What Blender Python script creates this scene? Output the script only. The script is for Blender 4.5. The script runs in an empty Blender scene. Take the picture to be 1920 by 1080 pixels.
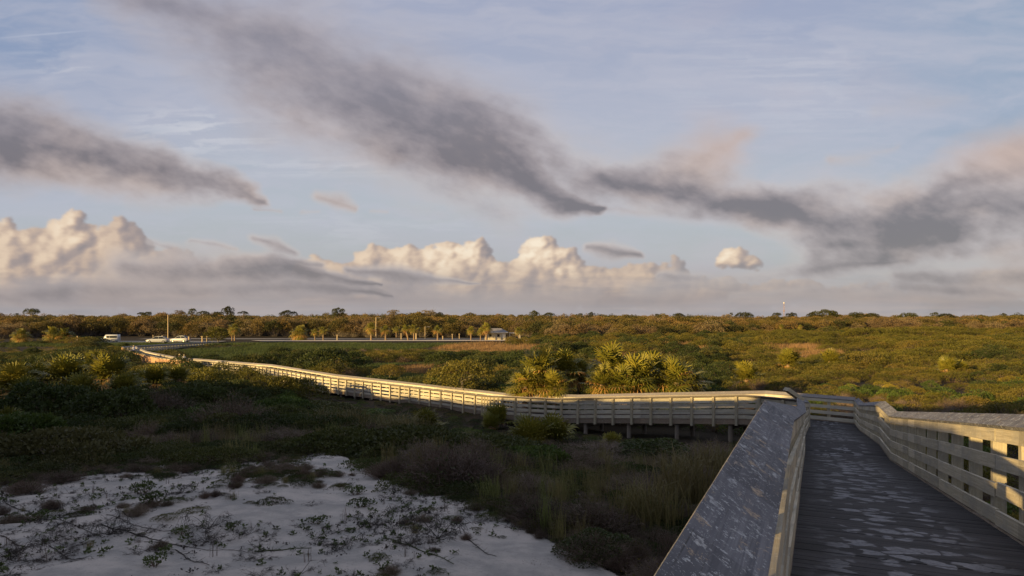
import bpy, math, random
import numpy as np
from mathutils import Vector, Matrix
R = math.radians
scene = bpy.context.scene
C = bpy.data.collections.new("place"); scene.collection.children.link(C)
PROTO = bpy.data.collections.new("plant_kinds")       # never linked: only instanced by the ground cover
rng = np.random.default_rng(7)
F = 1280.0
def at(px, py, Y):            # photo bearing and height angle at a chosen distance
    return ((px - 960) / F * Y, Y, (600 - py) / F * Y)

# ------------------------------------------------------------------ helpers
def tag(o, label=None, cat=None, group=None, kind=None):
    if label: o['label'] = label
    if cat: o['category'] = cat
    if group: o['group'] = group
    if kind: o['kind'] = kind
    return o
def empty(name, loc=(0, 0, 0), rz=0.0, s=1.0):
    o = bpy.data.objects.new(name, None); C.objects.link(o)
    o.location = loc; o.rotation_euler = (0, 0, rz); o.scale = (s, s, s); o.empty_display_size = .3
    return o
def link(name, me, parent=None, coll=None):
    o = bpy.data.objects.new(name, me); (coll or C).objects.link(o)
    if parent: o.parent = parent
    return o
def mesh_np(name, V, Fc, mats, mi=None, uv=None, smooth=False):
    """V (n,3); Fc list/array of faces (all the same size k)"""
    V = np.asarray(V, dtype=np.float32); Fc = np.asarray(Fc, dtype=np.int32)
    k = Fc.shape[1]; n = len(Fc)
    me = bpy.data.meshes.new(name)
    me.vertices.add(len(V)); me.vertices.foreach_set('co', V.ravel())
    me.loops.add(n * k); me.loops.foreach_set('vertex_index', Fc.ravel())
    me.polygons.add(n)
    me.polygons.foreach_set('loop_start', np.arange(0, n * k, k, dtype=np.int32))
    me.polygons.foreach_set('loop_total', np.full(n, k, dtype=np.int32))
    for m in (mats if isinstance(mats, (list, tuple)) else [mats]): me.materials.append(m)
    if mi is not None: me.polygons.foreach_set('material_index', np.asarray(mi, dtype=np.int32))
    if smooth: me.polygons.foreach_set('use_smooth', np.ones(n, dtype=bool))
    if uv is not None:
        l = me.uv_layers.new(name='UVMap'); l.data.foreach_set('uv', np.asarray(uv, dtype=np.float32).ravel())
    me.update(calc_edges=True); me.validate()
    return me
class MB:
    """collects quads with uv in metres; build() makes one mesh object"""
    def __init__(s): s.V = []; s.F = []; s.UV = []
    def quad(s, a, b, c, d, uv=None):
        i = len(s.V); s.V += [tuple(a), tuple(b), tuple(c), tuple(d)]; s.F.append((i, i+1, i+2, i+3))
        s.UV += list(uv) if uv else [(0, 0), (1, 0), (1, 1), (0, 1)]
    def beam(s, p0, p1, w, h, up=(0, 0, 1), taper=1.0):
        """box from p0 to p1, w sideways, h along up; uv u along the length"""
        p0 = Vector(p0); p1 = Vector(p1); d = p1 - p0; L = d.length; d.normalize()
        up = Vector(up); sd = d.cross(up)
        if sd.length < 1e-4: sd = d.cross(Vector((1, 0, 0)))
        sd.normalize(); u = sd.cross(d).normalized()
        def ring(p, k): return [p + sd*(a*w/2*k) + u*(b*h/2*k) for a, b in ((-1,-1),(1,-1),(1,1),(-1,1))]
        A = ring(p0, 1); B = ring(p1, taper); o = random.random()*50
        per = [0, w, w+h, 2*w+h, 2*w+2*h]
        for i in range(4):
            j = (i+1) % 4
            s.quad(A[i], A[j], B[j], B[i], [(o, per[i]), (o, per[i+1]), (o+L, per[i+1]), (o+L, per[i])])
        s.quad(A[3], A[2], A[1], A[0], [(o, 0), (o+w, 0), (o+w, h), (o, h)])
        s.quad(B[0], B[1], B[2], B[3], [(o, 0), (o+w, 0), (o+w, h), (o, h)])
    def box(s, x0, x1, y0, y1, z0, z1):
        s.beam(((x0+x1)/2, y0, (z0+z1)/2), ((x0+x1)/2, y1, (z0+z1)/2), x1-x0, z1-z0)
    def tube(s, pts, rad, n=6, cap=True):
        pts = [Vector(p) for p in pts]
        rad = rad if isinstance(rad, (list, tuple)) else [rad]*len(pts)
        rings = []; L = 0; Ls = [0]
        for i, p in enumerate(pts):
            d = (pts[min(i+1, len(pts)-1)] - pts[max(i-1, 0)]).normalized()
            a = d.cross(Vector((0, 0, 1)))
            if a.length < 1e-3: a = d.cross(Vector((1, 0, 0)))
            a.normalize(); b = a.cross(d)
            rings.append([p + (a*math.cos(t) + b*math.sin(t))*rad[i] for t in [k*2*math.pi/n for k in range(n)]])
            if i: L += (p - pts[i-1]).length; Ls.append(L)
        o = random.random()*20
        for i in range(len(pts)-1):
            for k in range(n):
                k2 = (k+1) % n
                s.quad(rings[i][k2], rings[i][k], rings[i+1][k], rings[i+1][k2],
                       [(o+Ls[i], (k+1)*.05), (o+Ls[i], k*.05), (o+Ls[i+1], k*.05), (o+Ls[i+1], (k+1)*.05)])
        if cap:
            for r_, sg in ((rings[0], 1), (rings[-1], -1)):
                c = sum(r_, Vector())/n
                for k in range(0, n, 1):
                    k2 = (k+1) % n
                    a, b = (r_[k], r_[k2]) if sg > 0 else (r_[k2], r_[k])
                    s.quad(a, b, c, c)
    def build(s, name, mat, parent=None, smooth=False, coll=None):
        me = mesh_np(name, s.V, s.F, mat, uv=s.UV, smooth=smooth)
        return link(name, me, parent, coll)
def copy_tree(o, parent=None):
    c = o.copy(); C.objects.link(c)
    if parent: c.parent = parent
    for ch in o.children: copy_tree(ch, c)
    return c
def place(proto, used, loc, rz=0, s=1.0, label=None, group=None, sz=None):
    """the first call moves the built thing itself, later calls copy it"""
    o = proto if not used else copy_tree(proto)
    used.append(1)
    o.location = loc; o.rotation_euler = (0, 0, rz); o.scale = (s, s, sz or s)
    if label: o['label'] = label
    if group: o['group'] = group
    return o

# ------------------------------------------------------------------ materials
class NT:
    def __init__(s, nt): s.nt = nt; s.n = nt.nodes; s.l = nt.links
    def new(s, t, **k):
        n = s.n.new(t)
        for a, b in k.items(): setattr(n, a, b)
        return n
    def put(s, sock, v):
        if v is None: return
        if isinstance(v, bpy.types.NodeSocket): s.l.new(v, sock)
        else:
            if sock.type == 'RGBA' and len(v) == 3: v = (*v, 1)
            sock.default_value = v
    def math(s, op, a, b=None, c=None, clamp=False):
        n = s.new('ShaderNodeMath', operation=op, use_clamp=clamp)
        s.put(n.inputs[0], a); s.put(n.inputs[1], b); s.put(n.inputs[2], c); return n.outputs[0]
    def vmath(s, op, a, b=None, sc=None):
        n = s.new('ShaderNodeVectorMath', operation=op); s.put(n.inputs[0], a); s.put(n.inputs[1], b)
        if sc is not None: s.put(n.inputs['Scale'], sc)
        return n.outputs[1] if op in ('LENGTH', 'DOT_PRODUCT') else n.outputs[0]
    def noise(s, vec, scale, detail=4, rough=.55, dist=0.0, out=0):
        n = s.new('ShaderNodeTexNoise'); s.put(n.inputs['Vector'], vec); n.inputs['Scale'].default_value = scale
        n.inputs['Detail'].default_value = detail; n.inputs['Roughness'].default_value = rough
        n.inputs['Distortion'].default_value = dist; return n.outputs[out]
    def vor(s, vec, scale, feature='F1', rnd=1.0):
        n = s.new('ShaderNodeTexVoronoi', feature=feature); s.put(n.inputs['Vector'], vec)
        n.inputs['Scale'].default_value = scale; n.inputs['Randomness'].default_value = rnd; return n
    def mr(s, v, a, b, c=0.0, d=1.0, smooth=True):
        n = s.new('ShaderNodeMapRange', interpolation_type='SMOOTHSTEP' if smooth else 'LINEAR')
        for i, x in enumerate((v, a, b, c, d)): s.put(n.inputs[i], x)
        return n.outputs[0]
    def mix(s, f, a, b, mode='MIX'):
        n = s.new('ShaderNodeMix', data_type='RGBA', blend_type=mode)
        s.put(n.inputs[0], f); s.put(n.inputs[6], a); s.put(n.inputs[7], b); return n.outputs[2]
    def ramp(s, f, stops):
        n = s.new('ShaderNodeValToRGB'); e = n.color_ramp.elements
        while len(e) < len(stops): e.new(.5)
        for i, (p, c) in enumerate(stops): e[i].position = p; e[i].color = (*c, 1)
        s.put(n.inputs[0], f); return n.outputs[0]
    def mapping(s, vec, loc=(0,0,0), rot=(0,0,0), sc=(1,1,1), t='POINT'):
        n = s.new('ShaderNodeMapping', vector_type=t); s.put(n.inputs[0], vec)
        n.inputs[1].default_value = loc; n.inputs[2].default_value = rot; n.inputs[3].default_value = sc; return n.outputs[0]
    def sep(s, v): n = s.new('ShaderNodeSeparateXYZ'); s.put(n.inputs[0], v); return n.outputs
    def comb(s, x, y, z=0.0):
        n = s.new('ShaderNodeCombineXYZ'); s.put(n.inputs[0], x); s.put(n.inputs[1], y); s.put(n.inputs[2], z); return n.outputs[0]
    def bump(s, h, strength=.5, dist=.01):
        n = s.new('ShaderNodeBump'); s.put(n.inputs['Height'], h); n.inputs['Strength'].default_value = strength
        n.inputs['Distance'].default_value = dist; return n.outputs[0]
def material(name):
    m = bpy.data.materials.new(name); m.use_nodes = True; t = NT(m.node_tree)
    b = next(n for n in t.n if n.type == 'BSDF_PRINCIPLED'); return m, t, b
def plain(name, col, rough=.6, metal=0, var=.15):
    m, t, b = material(name); g = t.new('ShaderNodeNewGeometry').outputs['Position']
    f = t.noise(g, 9, 3)
    t.put(b.inputs['Base Color'], t.mix(f, [c*(1-var) for c in col], [min(1, c*(1+var)) for c in col]))
    b.inputs['Roughness'].default_value = rough; b.inputs['Metallic'].default_value = metal; return m
def wood(name, c0, c1, grey=(.33,.33,.35), lichen=0.0, lich_col=(.62,.62,.58), grain=60, rough=.8, spot=9.0, mould=0.35):
    m, t, b = material(name); uv = t.new('ShaderNodeTexCoord').outputs['UV']
    g = t.noise(t.mapping(uv, sc=(1.2, grain, 1)), 1, 6, .65, 1.0)      # grain along u
    blot = t.noise(t.mapping(uv, sc=(1.0, 3, 1)), 1.6, 5, .6)
    col = t.mix(t.mr(g, .3, .7), c0, c1)
    col = t.mix(t.mr(blot, .42, .68), col, grey)
    fine = t.noise(t.mapping(uv, sc=(4, 9, 1)), 7, 5, .7)
    col = t.mix(t.math('MULTIPLY', t.mr(fine, .56, .75), mould), col, (.06,.055,.045))
    isl = t.mr(t.new('ShaderNodeNewGeometry').outputs['Random Per Island'], 0, 1, .72, 1.22, smooth=False)
    col = t.mix(1.0, col, t.comb(isl, isl, isl), 'MULTIPLY')
    crack = t.mr(t.noise(t.mapping(uv, sc=(.8, grain*2.2, 1)), 1, 3, .6), .63, .70); col = t.mix(t.math('MULTIPLY', crack, .65), col, (.03,.027,.024))
    h = t.math('SUBTRACT', g, t.math('MULTIPLY', crack, .6))
    if lichen > 0:
        d = t.noise(uv, 14, 5, .7, out=1)
        wv = t.vmath('ADD', uv, t.vmath('SCALE', t.vmath('SUBTRACT', d, (.5,.5,.5)), sc=.17))
        v = t.vor(t.mapping(wv, sc=(1.0, 1.7, 1)), spot)
        cell = t.sep(v.outputs['Color'])
        rad = t.math('MULTIPLY', t.math('POWER', cell[0], 1.2), .50)
        a = t.mr(t.math('SUBTRACT', v.outputs['Distance'], rad), .03, -.03)
        v2 = t.vor(t.mapping(wv, sc=(1, 2, 1)), spot*3.1)
        c2 = t.sep(v2.outputs['Color'])
        a2 = t.mr(t.math('SUBTRACT', v2.outputs['Distance'], t.math('MULTIPLY', t.math('POWER', c2[1], 1.4), .52)), .04, -.04)
        area = t.mr(t.noise(uv, 2.6, 3), .12, .42)
        al = t.math('MULTIPLY', t.math('MAXIMUM', a, a2), t.math('MULTIPLY', area, lichen), clamp=True)
        mott = t.mr(t.noise(uv, 48, 5, .75), .36, .62, .12, 1.0)
        al = t.math('MULTIPLY', al, mott)
        lc = t.mix(t.mr(cell[2], .82, .88), lich_col, (.42,.32,.22))
        col = t.mix(al, col, lc)
        h = t.math('ADD', h, t.math('MULTIPLY', al, .8))
    t.put(b.inputs['Base Color'], col); b.inputs['Roughness'].default_value = rough
    b.inputs['Specular IOR Level'].default_value = .3
    t.put(b.inputs['Normal'], t.bump(h, .6, .004)); return m
def leaf_mat(name, c0, c1, c2=None, trans=.3, vary=.35, rough=.55):
    """c0..c1 leaf to leaf, tone per plant; some light passes through"""
    m, t, b = material(name)
    isl = t.new('ShaderNodeNewGeometry').outputs['Random Per Island']
    oi = t.new('ShaderNodeObjectInfo'); oir = oi.outputs['Random']
    pos = t.new('ShaderNodeNewGeometry').outputs['Position']
    patch = t.mr(t.noise(pos, .35, 3), .35, .65)
    f = t.math('ADD', t.math('MULTIPLY', isl, .6), t.math('MULTIPLY', patch, .4))
    col = t.mix(f, c0, c1)
    if c2: col = t.mix(t.math('MULTIPLY', t.mr(oir, .55, 1.0), .7), col, c2)
    k = t.mr(oir, 0, 1, 1-vary, 1+vary, smooth=False)
    col = t.mix(1.0, col, t.comb(k, k, k), 'MULTIPLY')
    t.put(b.inputs['Base Color'], col); b.inputs['Roughness'].default_value = rough
    b.inputs['Specular IOR Level'].default_value = .25
    tr = t.new('ShaderNodeBsdfTranslucent'); t.put(tr.inputs[0], col)
    mx = t.new('ShaderNodeMixShader'); mx.inputs[0].default_value = trans
    t.l.new(b.outputs[0], mx.inputs[1]); t.l.new(tr.outputs[0], mx.inputs[2])
    out = next(n for n in t.n if n.type == 'OUTPUT_MATERIAL'); t.l.new(mx.outputs[0], out.inputs[0])
    return m
M = {}
M['rail'] = wood('weathered_rail_wood', (.32,.275,.19), (.52,.45,.32), (.33,.30,.24), lichen=.35, lich_col=(.6,.58,.5), spot=14, mould=.5)
M['rail_far'] = wood('pale_weathered_rail_wood', (.36,.32,.24), (.56,.51,.40), (.36,.33,.28), lichen=.3, spot=8, mould=.7)
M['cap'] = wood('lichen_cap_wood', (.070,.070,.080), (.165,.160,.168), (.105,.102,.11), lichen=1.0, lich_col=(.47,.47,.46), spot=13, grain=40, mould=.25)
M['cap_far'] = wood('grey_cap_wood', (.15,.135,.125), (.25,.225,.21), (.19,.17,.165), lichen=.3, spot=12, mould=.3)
M['post'] = wood('post_wood', (.32,.275,.185), (.46,.40,.28), (.30,.27,.21), lichen=.2, mould=.45)
M['fascia'] = wood('brown_fascia_wood', (.16,.115,.08), (.30,.23,.165), (.21,.17,.13), lichen=.2, mould=.5)
M['skirt'] = wood('orange_skirt_wood', (.36,.20,.11), (.46,.27,.15), (.40,.27,.18), grain=30, mould=.2)
M['piling'] = wood('piling_wood', (.14,.11,.085), (.22,.18,.14), (.18,.16,.14), mould=.4)
# ------------------------------------------------------------------ boardwalk lines (inner top edges of the rails)
H = 1.10
dv = Vector((.4363, 1.0)) / math.hypot(.4363, 1.0)
Lb = Vector((1.978, 4.85, -.705)); Rb = Vector((3.76, 4.07, -.705))
def back(p, t): return Vector((p.x - .4363*t, p.y - t, p.z + .0117*t))
left = [back(Lb, 9.5), back(Lb, 4.85), Lb, Vector((7.68,17.88,-2.405)), Vector((8.55,20.02,-2.405)), Vector((13.5,31.0,-3.75))]
main = [Vector(p) for p in ((11.4,33.3,-3.74), (7.0,37.1,-4.26), (2.6,40.75,-4.78), (-.45,43.3,-4.93), (-1.35,46.8,-5.3), (-2.3,51.3,-5.74),
        (-10.6,58.9,-5.63), (-19,66.5,-5.53), (-30.4,81,-5.5), (-41,90,-5.5), (-50,97,-5.45), (-65,117,-5.5), (-73,128,-5.1),
        (-74.5,145,-5.3), (-74,168,-5.45))]
right = [back(Rb, 9.5), back(Rb, 4.85), Rb, Vector((9.46,17.1,-2.405)), Vector((10.33,19.24,-2.405)), Vector((15.26,30,-3.75)), Vector((16.0,31.9,-3.75))]
def miter_frames(pts, side):
    """per point: unit outward vector in XY scaled for the miter"""
    out = []
    for i, p in enumerate(pts):
        ds = []
        if i > 0: ds.append((pts[i]-pts[i-1]).to_2d().normalized())
        if i < len(pts)-1: ds.append((pts[i+1]-pts[i]).to_2d().normalized())
        ns = [Vector((-d.y, d.x))*side for d in ds]
        n = sum(ns, Vector((0, 0))).normalized()
        out.append(n / max(.5, n.dot(ns[0])))
    return out
lp = left + main; nf = miter_frames(lp, 1)
farside = []
for i in range(len(left), len(lp)):
    w = 2.15 if i < len(left)+3 else 1.94
    farside.append(Vector((lp[i].x - nf[i].x*w, lp[i].y - nf[i].y*w, lp[i].z)))
rp = right + farside
# --- sweep of a closed profile (n outward, z up) along a path
def sweep(mb, pts, side, prof, seglen=3.6, gap=.003, jit=.004, sub=None):
    fr = miter_frames(pts, side)
    for i in range(len(pts)-1):
        a, b = pts[i], pts[i+1]; L = (b-a).length; k = max(1, round(L/seglen))
        for j in range(k):
            t0, t1 = j/k, (j+1)/k
            if j > 0: t0 += gap/L
            if j < k-1: t1 -= gap/L
            m = sub or 1; o = random.random()*60; dz = random.uniform(-jit, jit); dn = random.uniform(-jit, jit)*.6
            rings = []
            for q in range(m+1):
                t = t0 + (t1-t0)*q/m; P = a.lerp(b, t); N = fr[i].lerp(fr[i+1], t)
                wob = random.uniform(-jit, jit)*.5 if sub else 0
                rings.append(([Vector((P.x+N.x*(n+dn), P.y+N.y*(n+dn), P.z+z+dz+wob)) for n, z in prof], o+t*L))
            per = [0]
            for q in range(len(prof)):
                n0, n1 = prof[q], prof[(q+1) % len(prof)]; per.append(per[-1]+math.hypot(n1[0]-n0[0], n1[1]-n0[1]))
            for (r0, u0), (r1, u1) in zip(rings, rings[1:]):
                for q in range(len(prof)):
                    q2 = (q+1) % len(prof)
                    f = (r0[q], r0[q2], r1[q2], r1[q]); uvs = [(u0, per[q]), (u0, per[q+1]), (u1, per[q+1]), (u1, per[q])]
                    if side < 0: f = f[::-1]; uvs = uvs[::-1]
                    mb.quad(*f, uvs)
            for r_, u0, e in ((rings[0][0], rings[0][1], 0), (rings[-1][0], rings[-1][1], 1)):
                if len(prof) == 4:
                    f = (r_[3], r_[2], r_[1], r_[0]) if (e == 0) == (side > 0) else tuple(r_)
                    mb.quad(*f, [(u0, 0), (u0+.1, 0), (u0+.1, .1), (u0, .1)])
tilt = R(33); cw = .235; ct = .042
cx, cz = math.cos(tilt), math.sin(tilt)
CAP = [(-.025, -.010), (-.025+cw*cx, -.010+cw*cz), (-.025+cw*cx-ct*cz, -.010+cw*cz+ct*cx), (-.025-ct*cz, -.010+ct*cx)]
CAP = [(n+.02, z-.025) for n, z in CAP]
def brd(z0, z1, n0=0.0, n1=.038): return [(n0, z0), (n1, z0), (n1, z1), (n0, z1)]
BOARDS = [(-.175, -.02), (-.475, -.325), (-.765, -.615), (-1.06, -.905)]

walk = empty('boardwalk', (0, 0, 0))
tag(walk, 'long weathered wooden boardwalk with slatted rails, bending from the dune toward the parking lot', 'boardwalk')
NPOST = [0]; extra = MB()
def railing(pts, side, spans, capmat, name='railing', label=None, near=False):
    r0 = empty(name); r0.parent = walk
    if label: r0['label'] = label
    c = MB(); sweep(c, pts, side, CAP, 3.6 if near else 4.8, sub=14 if near else None, jit=.0022 if near else .005, gap=.002); c.build('cap_rail', capmat, r0)
    for z0, z1 in BOARDS:
        m = MB(); sweep(m, pts, side, brd(z0, z1), 3.6, jit=.009, sub=4 if near else None); m.build('rail_board', M['rail'] if near else M['rail_far'], r0)
    return r0
def posts(r0, pts, side, step, size, depth, z_bot, limit=100, z_top=.03, start=0.0):
    fr = miter_frames(pts, side); s = start
    for i in range(len(pts)-1):
        a, b = pts[i], pts[i+1]; L = (b-a).to_2d().length; d2 = (b-a).to_2d().normalized(); N = Vector((-d2.y, d2.x))*side
        while s < L:
            t = s/L; P = a.lerp(b, t); n0 = .040
            base = Vector((P.x+N.x*(n0+depth/2), P.y+N.y*(n0+depth/2), P.z))
            m = MB() if NPOST[0] < limit else extra
            m.beam(base+Vector((0, 0, z_bot+random.uniform(-.03, .02))), base+Vector((random.uniform(-.008, .008), random.uniform(-.008, .008), z_top+random.uniform(-.03, 0))), depth, size, up=(d2.x, d2.y, 0))
            if m is not extra: m.build('post', M['post'], r0); NPOST[0] += 1
            s += step
        s -= L
# railings, near to far: the first 100 posts are parts of their own
nl = lp[:6]; nr = rp[:7]
rl = railing(nl, 1, None, M['cap'], label='near railing beside the camera with broad lichen spotted cap', near=True)
posts(rl, nl, 1, .95, .09, .14, -1.38)
rr = railing(nr, -1, None, M['cap'], label='railing with yellow sunlit boards across the walkway', near=True)
posts(rr, nr, -1, 1.16, .10, .13, -1.38, start=.35)
ml = lp[5:12]; mr_ = rp[6:13]
ra = railing(ml, 1, None, M['cap_far'], label='long front railing of the lower boardwalk with square posts and gaps')
rb = railing(mr_, -1, None, M['cap_far'], label='rear railing of the lower boardwalk seen through the front one')
posts(ra, ml, 1, 1.18, .12, .12, -1.42)
posts(rb, mr_, -1, 1.18, .12, .12, -1.30)
fl = lp[11:]; fr_ = rp[12:]
rc = railing(fl, 1, None, M['cap_far'], label='distant railing of the boardwalk near the parking lot')
rd = railing(fr_, -1, None, M['cap_far'])
posts(rc, fl, 1, 1.3, .12, .12, -1.42, start=.6); posts(rd, fr_, -1, 1.3, .12, .12, -1.42, start=.6)
tag(extra.build('distant_post', M['post'], walk), kind='stuff')
# fascia beams under the rails on both sides
for pts, side in ((nl, 1), (nr, -1), (ml, 1), (mr_, -1), (fl, 1), (fr_, -1)):
    m = MB(); sweep(m, pts, side, brd(-1.36, -1.075, .0, .038), 4.2, jit=.008); m.build('fascia', M['fascia'], walk)
# raised cap board over the left corner
m = MB()
p0 = Vector((8.63, 20.35, -2.375)); ux = Vector((-.83, -.10, .56)).normalized()
m.beam(p0, p0+ux*.58, .28, .11, up=(0, 0, 1)); m.build('raised_cap_board', M['post'], walk)
# skirt screens on the far outer bend
m = MB(); sk = [lp[len(left)+9+i] for i in range(0, 4)]
frs = miter_frames(sk, 1)
for i in range(3):
    a, b = sk[i], sk[i+1]; L = (b-a).length; k = int(L/.3)
    for j in range(k):
        if i == 2 and 8 < j < 14: continue
        t0, t1 = j/k, (j+.93)/k; N = frs[i].lerp(frs[i+1], t0)*.18
        A = a.lerp(b, t0); B = a.lerp(b, t1)
        A = Vector((A.x+N.x, A.y+N.y, A.z)); B = Vector((B.x+N.x, B.y+N.y, B.z))
        zz = random.uniform(-.05, .05)
        m.beam(A.lerp(B, .5)+Vector((0, 0, -1.95+zz)), A.lerp(B, .5)+Vector((0, 0, -.05)), (B-A).length, .03, up=Vector((N.x, N.y, 0)).normalized())
m.build('vertical_board_screen', M['skirt'], walk)
# ---- decking: separate boards near, wider planks far
dm, t, b = material('worn_deck_boards')
pos = t.new('ShaderNodeNewGeometry').outputs['Position']; isl = t.new('ShaderNodeNewGeometry').outputs['Random Per Island']
uv = t.new('ShaderNodeTexCoord').outputs['UV']
ang = math.atan2(.4363, 1.0)
q = t.mapping(pos, rot=(0, 0, ang)); qs = t.sep(q)          # x = across the walkway, y = along it
jx = t.math('MULTIPLY', t.math('SUBTRACT', isl, .5), .045)
xx = t.math('ADD', qs[0], jx)
wq = t.comb(xx, qs[1], 0)
d = t.noise(wq, 3.2, 3, .6, out=1)
wq2 = t.vmath('ADD', wq, t.vmath('SCALE', t.vmath('SUBTRACT', d, (.5,.5,.5)), sc=.30))
v = t.vor(t.mapping(wq2, sc=(1.0, 1.0, 1)), 4.2); vc = t.sep(v.outputs['Color'])
patch = t.mr(t.math('SUBTRACT', v.outputs['Distance'], t.math('MULTIPLY', vc[0], .64)), .08, -.06)
mid = t.mr(t.math('ABSOLUTE', t.math('SUBTRACT', qs[0], .76)), .35, .86, 1, 0)
big = t.mr(t.noise(wq, .9, 2), .28, .48)
al = t.math('MULTIPLY', t.math('MULTIPLY', patch, mid), big)
g = t.noise(t.mapping(uv, sc=(2, 70, 1)), 1, 5, .7)
al = t.math('MULTIPLY', al, t.mr(t.math('ADD', g, t.math('MULTIPLY', t.math('SUBTRACT', t.noise(pos, 22, 4, .7), .5), .5)), .30, .58, .15, 1))
base = t.mix(t.mr(g, .3, .7), (.018,.017,.019), (.050,.046,.047))
tone = t.mr(isl, 0, 1, .6, 1.45, smooth=False)
base = t.mix(1.0, base, t.comb(tone, tone, tone), 'MULTIPLY')
col = t.mix(al, base, t.mix(t.noise(pos, 30, 3), (.17,.17,.18), (.30,.295,.305)))
spk = t.mr(t.noise(pos, 160, 2), .68, .74); col = t.mix(t.math('MULTIPLY', spk, .4), col, (.3,.29,.26))
t.put(b.inputs['Base Color'], col); b.inputs['Roughness'].default_value = .75; b.inputs['Specular IOR Level'].default_value = .25
t.put(b.inputs['Normal'], t.bump(t.math('ADD', g, t.math('MULTIPLY', al, .3)), .7, .004))
M['deck'] = dm
def deck_run(mb, pairs, bw, gap):
    for (l0, r0), (l1, r1) in zip(pairs, pairs[1:]):
        L = ((l1+r1)/2-(l0+r0)/2).length; k = max(1, int(L/bw))
        for j in range(k):
            t0 = j/k; t1 = (j+1)/k - gap/L
            a, b_ = l0.lerp(l1, t0), r0.lerp(r1, t0); c, d_ = r0.lerp(r1, t1), l0.lerp(l1, t1)
            dz = Vector((0, 0, -H+random.uniform(-.0025, .0025))); th = Vector((0, 0, -.035)); ex = (a-b_).normalized()*.05
            a = a+dz+ex; d_ = d_+dz+ex; b_ = b_+dz-ex; c = c+dz-ex; w = (a-b_).length; o = random.random()*40; bwid = (d_-a).length
            mb.quad(a, b_, c, d_, [(o, 0), (o+w, 0), (o+w, bwid), (o, bwid)])
            mb.quad(a+th, b_+th, b_, a, [(o, 0), (o+w, 0), (o+w, .04), (o, .04)]); mb.quad(d_, c, c+th, d_+th)
def bw_pairs(lo, hi, extra_pts=None): return [(lp[i], rp[i if i < 6 else i+1]) for i in range(lo, hi)]
m = MB(); deck_run(m, bw_pairs(0, 6), .142, .007); m.build('deck', M['deck'], walk)
m = MB(); deck_run(m, [(lp[5], rp[5]), (lp[5]+Vector((.0, .12, 0)), rp[6]), (lp[5]+Vector((.0, .15, 0)), rp[6].lerp(rp[7], .5)), (lp[6], rp[7])], .142, .007)
deck_run(m, [(lp[i], rp[i+1]) for i in range(6, 12)], .3, .008); m.build('deck', M['deck'], walk)
m = MB(); deck_run(m, [(lp[i], rp[i+1]) for i in range(11, len(lp))], .6, .01); m.build('deck', M['deck'], walk)

# ------------------------------------------------------------------ terrain
CP = np.array([  # x, y, z
 (-3,9.3,-3.45),(-8,10,-3.45),(-14,12,-3.7),(0,9.5,-3.62),(-3,12,-3.70),(-6,14,-3.78),(-10,16,-3.95),(1.6,10.2,-3.85),(-.3,14.5,-4.0),
 (-2.6,16.0,-4.0),(-5.3,20.3,-4.05),(-3.9,20.5,-4.2),(-9,21,-4.7),(-14,20,-4.7),(-1,20,-5.0),(2.4,13,-4.6),(3.8,11,-4.5),(4.5,16,-5.2),(1,24,-5.4),(-6,27,-5.5),(-16,30,-5.9),
 (6,22,-5.6),(9,28,-6.2),(3,33,-6.5),(-8,36,-6.5),(-25,40,-6.5),(-45,50,-6.6),(-2,48,-7.1),(-16,60,-7.2),(-30,70,-7.2),(12,38,-6.7),
 (12,12,-4.8),(18,22,-5.6),(24,33,-5.1),(35,35,-4.9),(30,18,-4.6),(20,5,-3.6),(10,2,-3.0),(40,55,-5.4),(25,55,-6.5),(8,55,-7.0),(60,60,-5.4),
 (0,80,-7.2),(30,80,-6.8),(60,90,-5.2),(95,100,-4.6),(30,120,-7.0),(-5,120,-7.2),(-40,110,-7.3),(-70,100,-6.9),(-100,110,-6.5),(-80,150,-6.9),(-50,150,-7.2),(0,160,-6.9),
 (30,165,-6.6),(80,150,-4.9),(130,160,-4.1),(-60,178,-5.66),(-30,182,-5.66),(0,180,-5.66),(-15,190,-5.66),(-45,190,-5.66),(-60,195,-5.66),(-15,205,-5.66),(-95,185,-5.68),(-95,198,-5.68),(-90,165,-5.72),(-120,170,-5.8),(-60,215,-5.66),(0,215,-5.66),(40,210,-5.6),(-100,200,-5.8),
 (120,210,-3.6),(60,260,-4.0),(0,260,-4.6),(-80,260,-4.6),(-160,240,-4.6),(180,260,-3.3),(0,330,-3.2),(-150,330,-3.2),(200,340,-3.0),(0,500,-4),(400,500,-4),(-400,500,-4),
 (-60,20,-4.6),(-40,10,-3.6),(-25,14,-4.2),(0,0,-2.95),(-5,0,-3.0),(-12,3,-2.9),(0,4,-3.2),(-5,5,-3.2),(6,7,-3.9)], dtype=float)
def relu(a): return np.maximum(a, 0)
_ph = rng.uniform(0, 6.28, (40, 2)); _fr = rng.normal(0, 1, (40, 2))
def wav(x, y, sc, k0=0, k=12):
    s = 0
    for i in range(k0, k0+k):
        s = s + np.sin((x*_fr[i, 0]+y*_fr[i, 1])/sc+_ph[i, 0])
    return s/math.sqrt(k)
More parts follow.
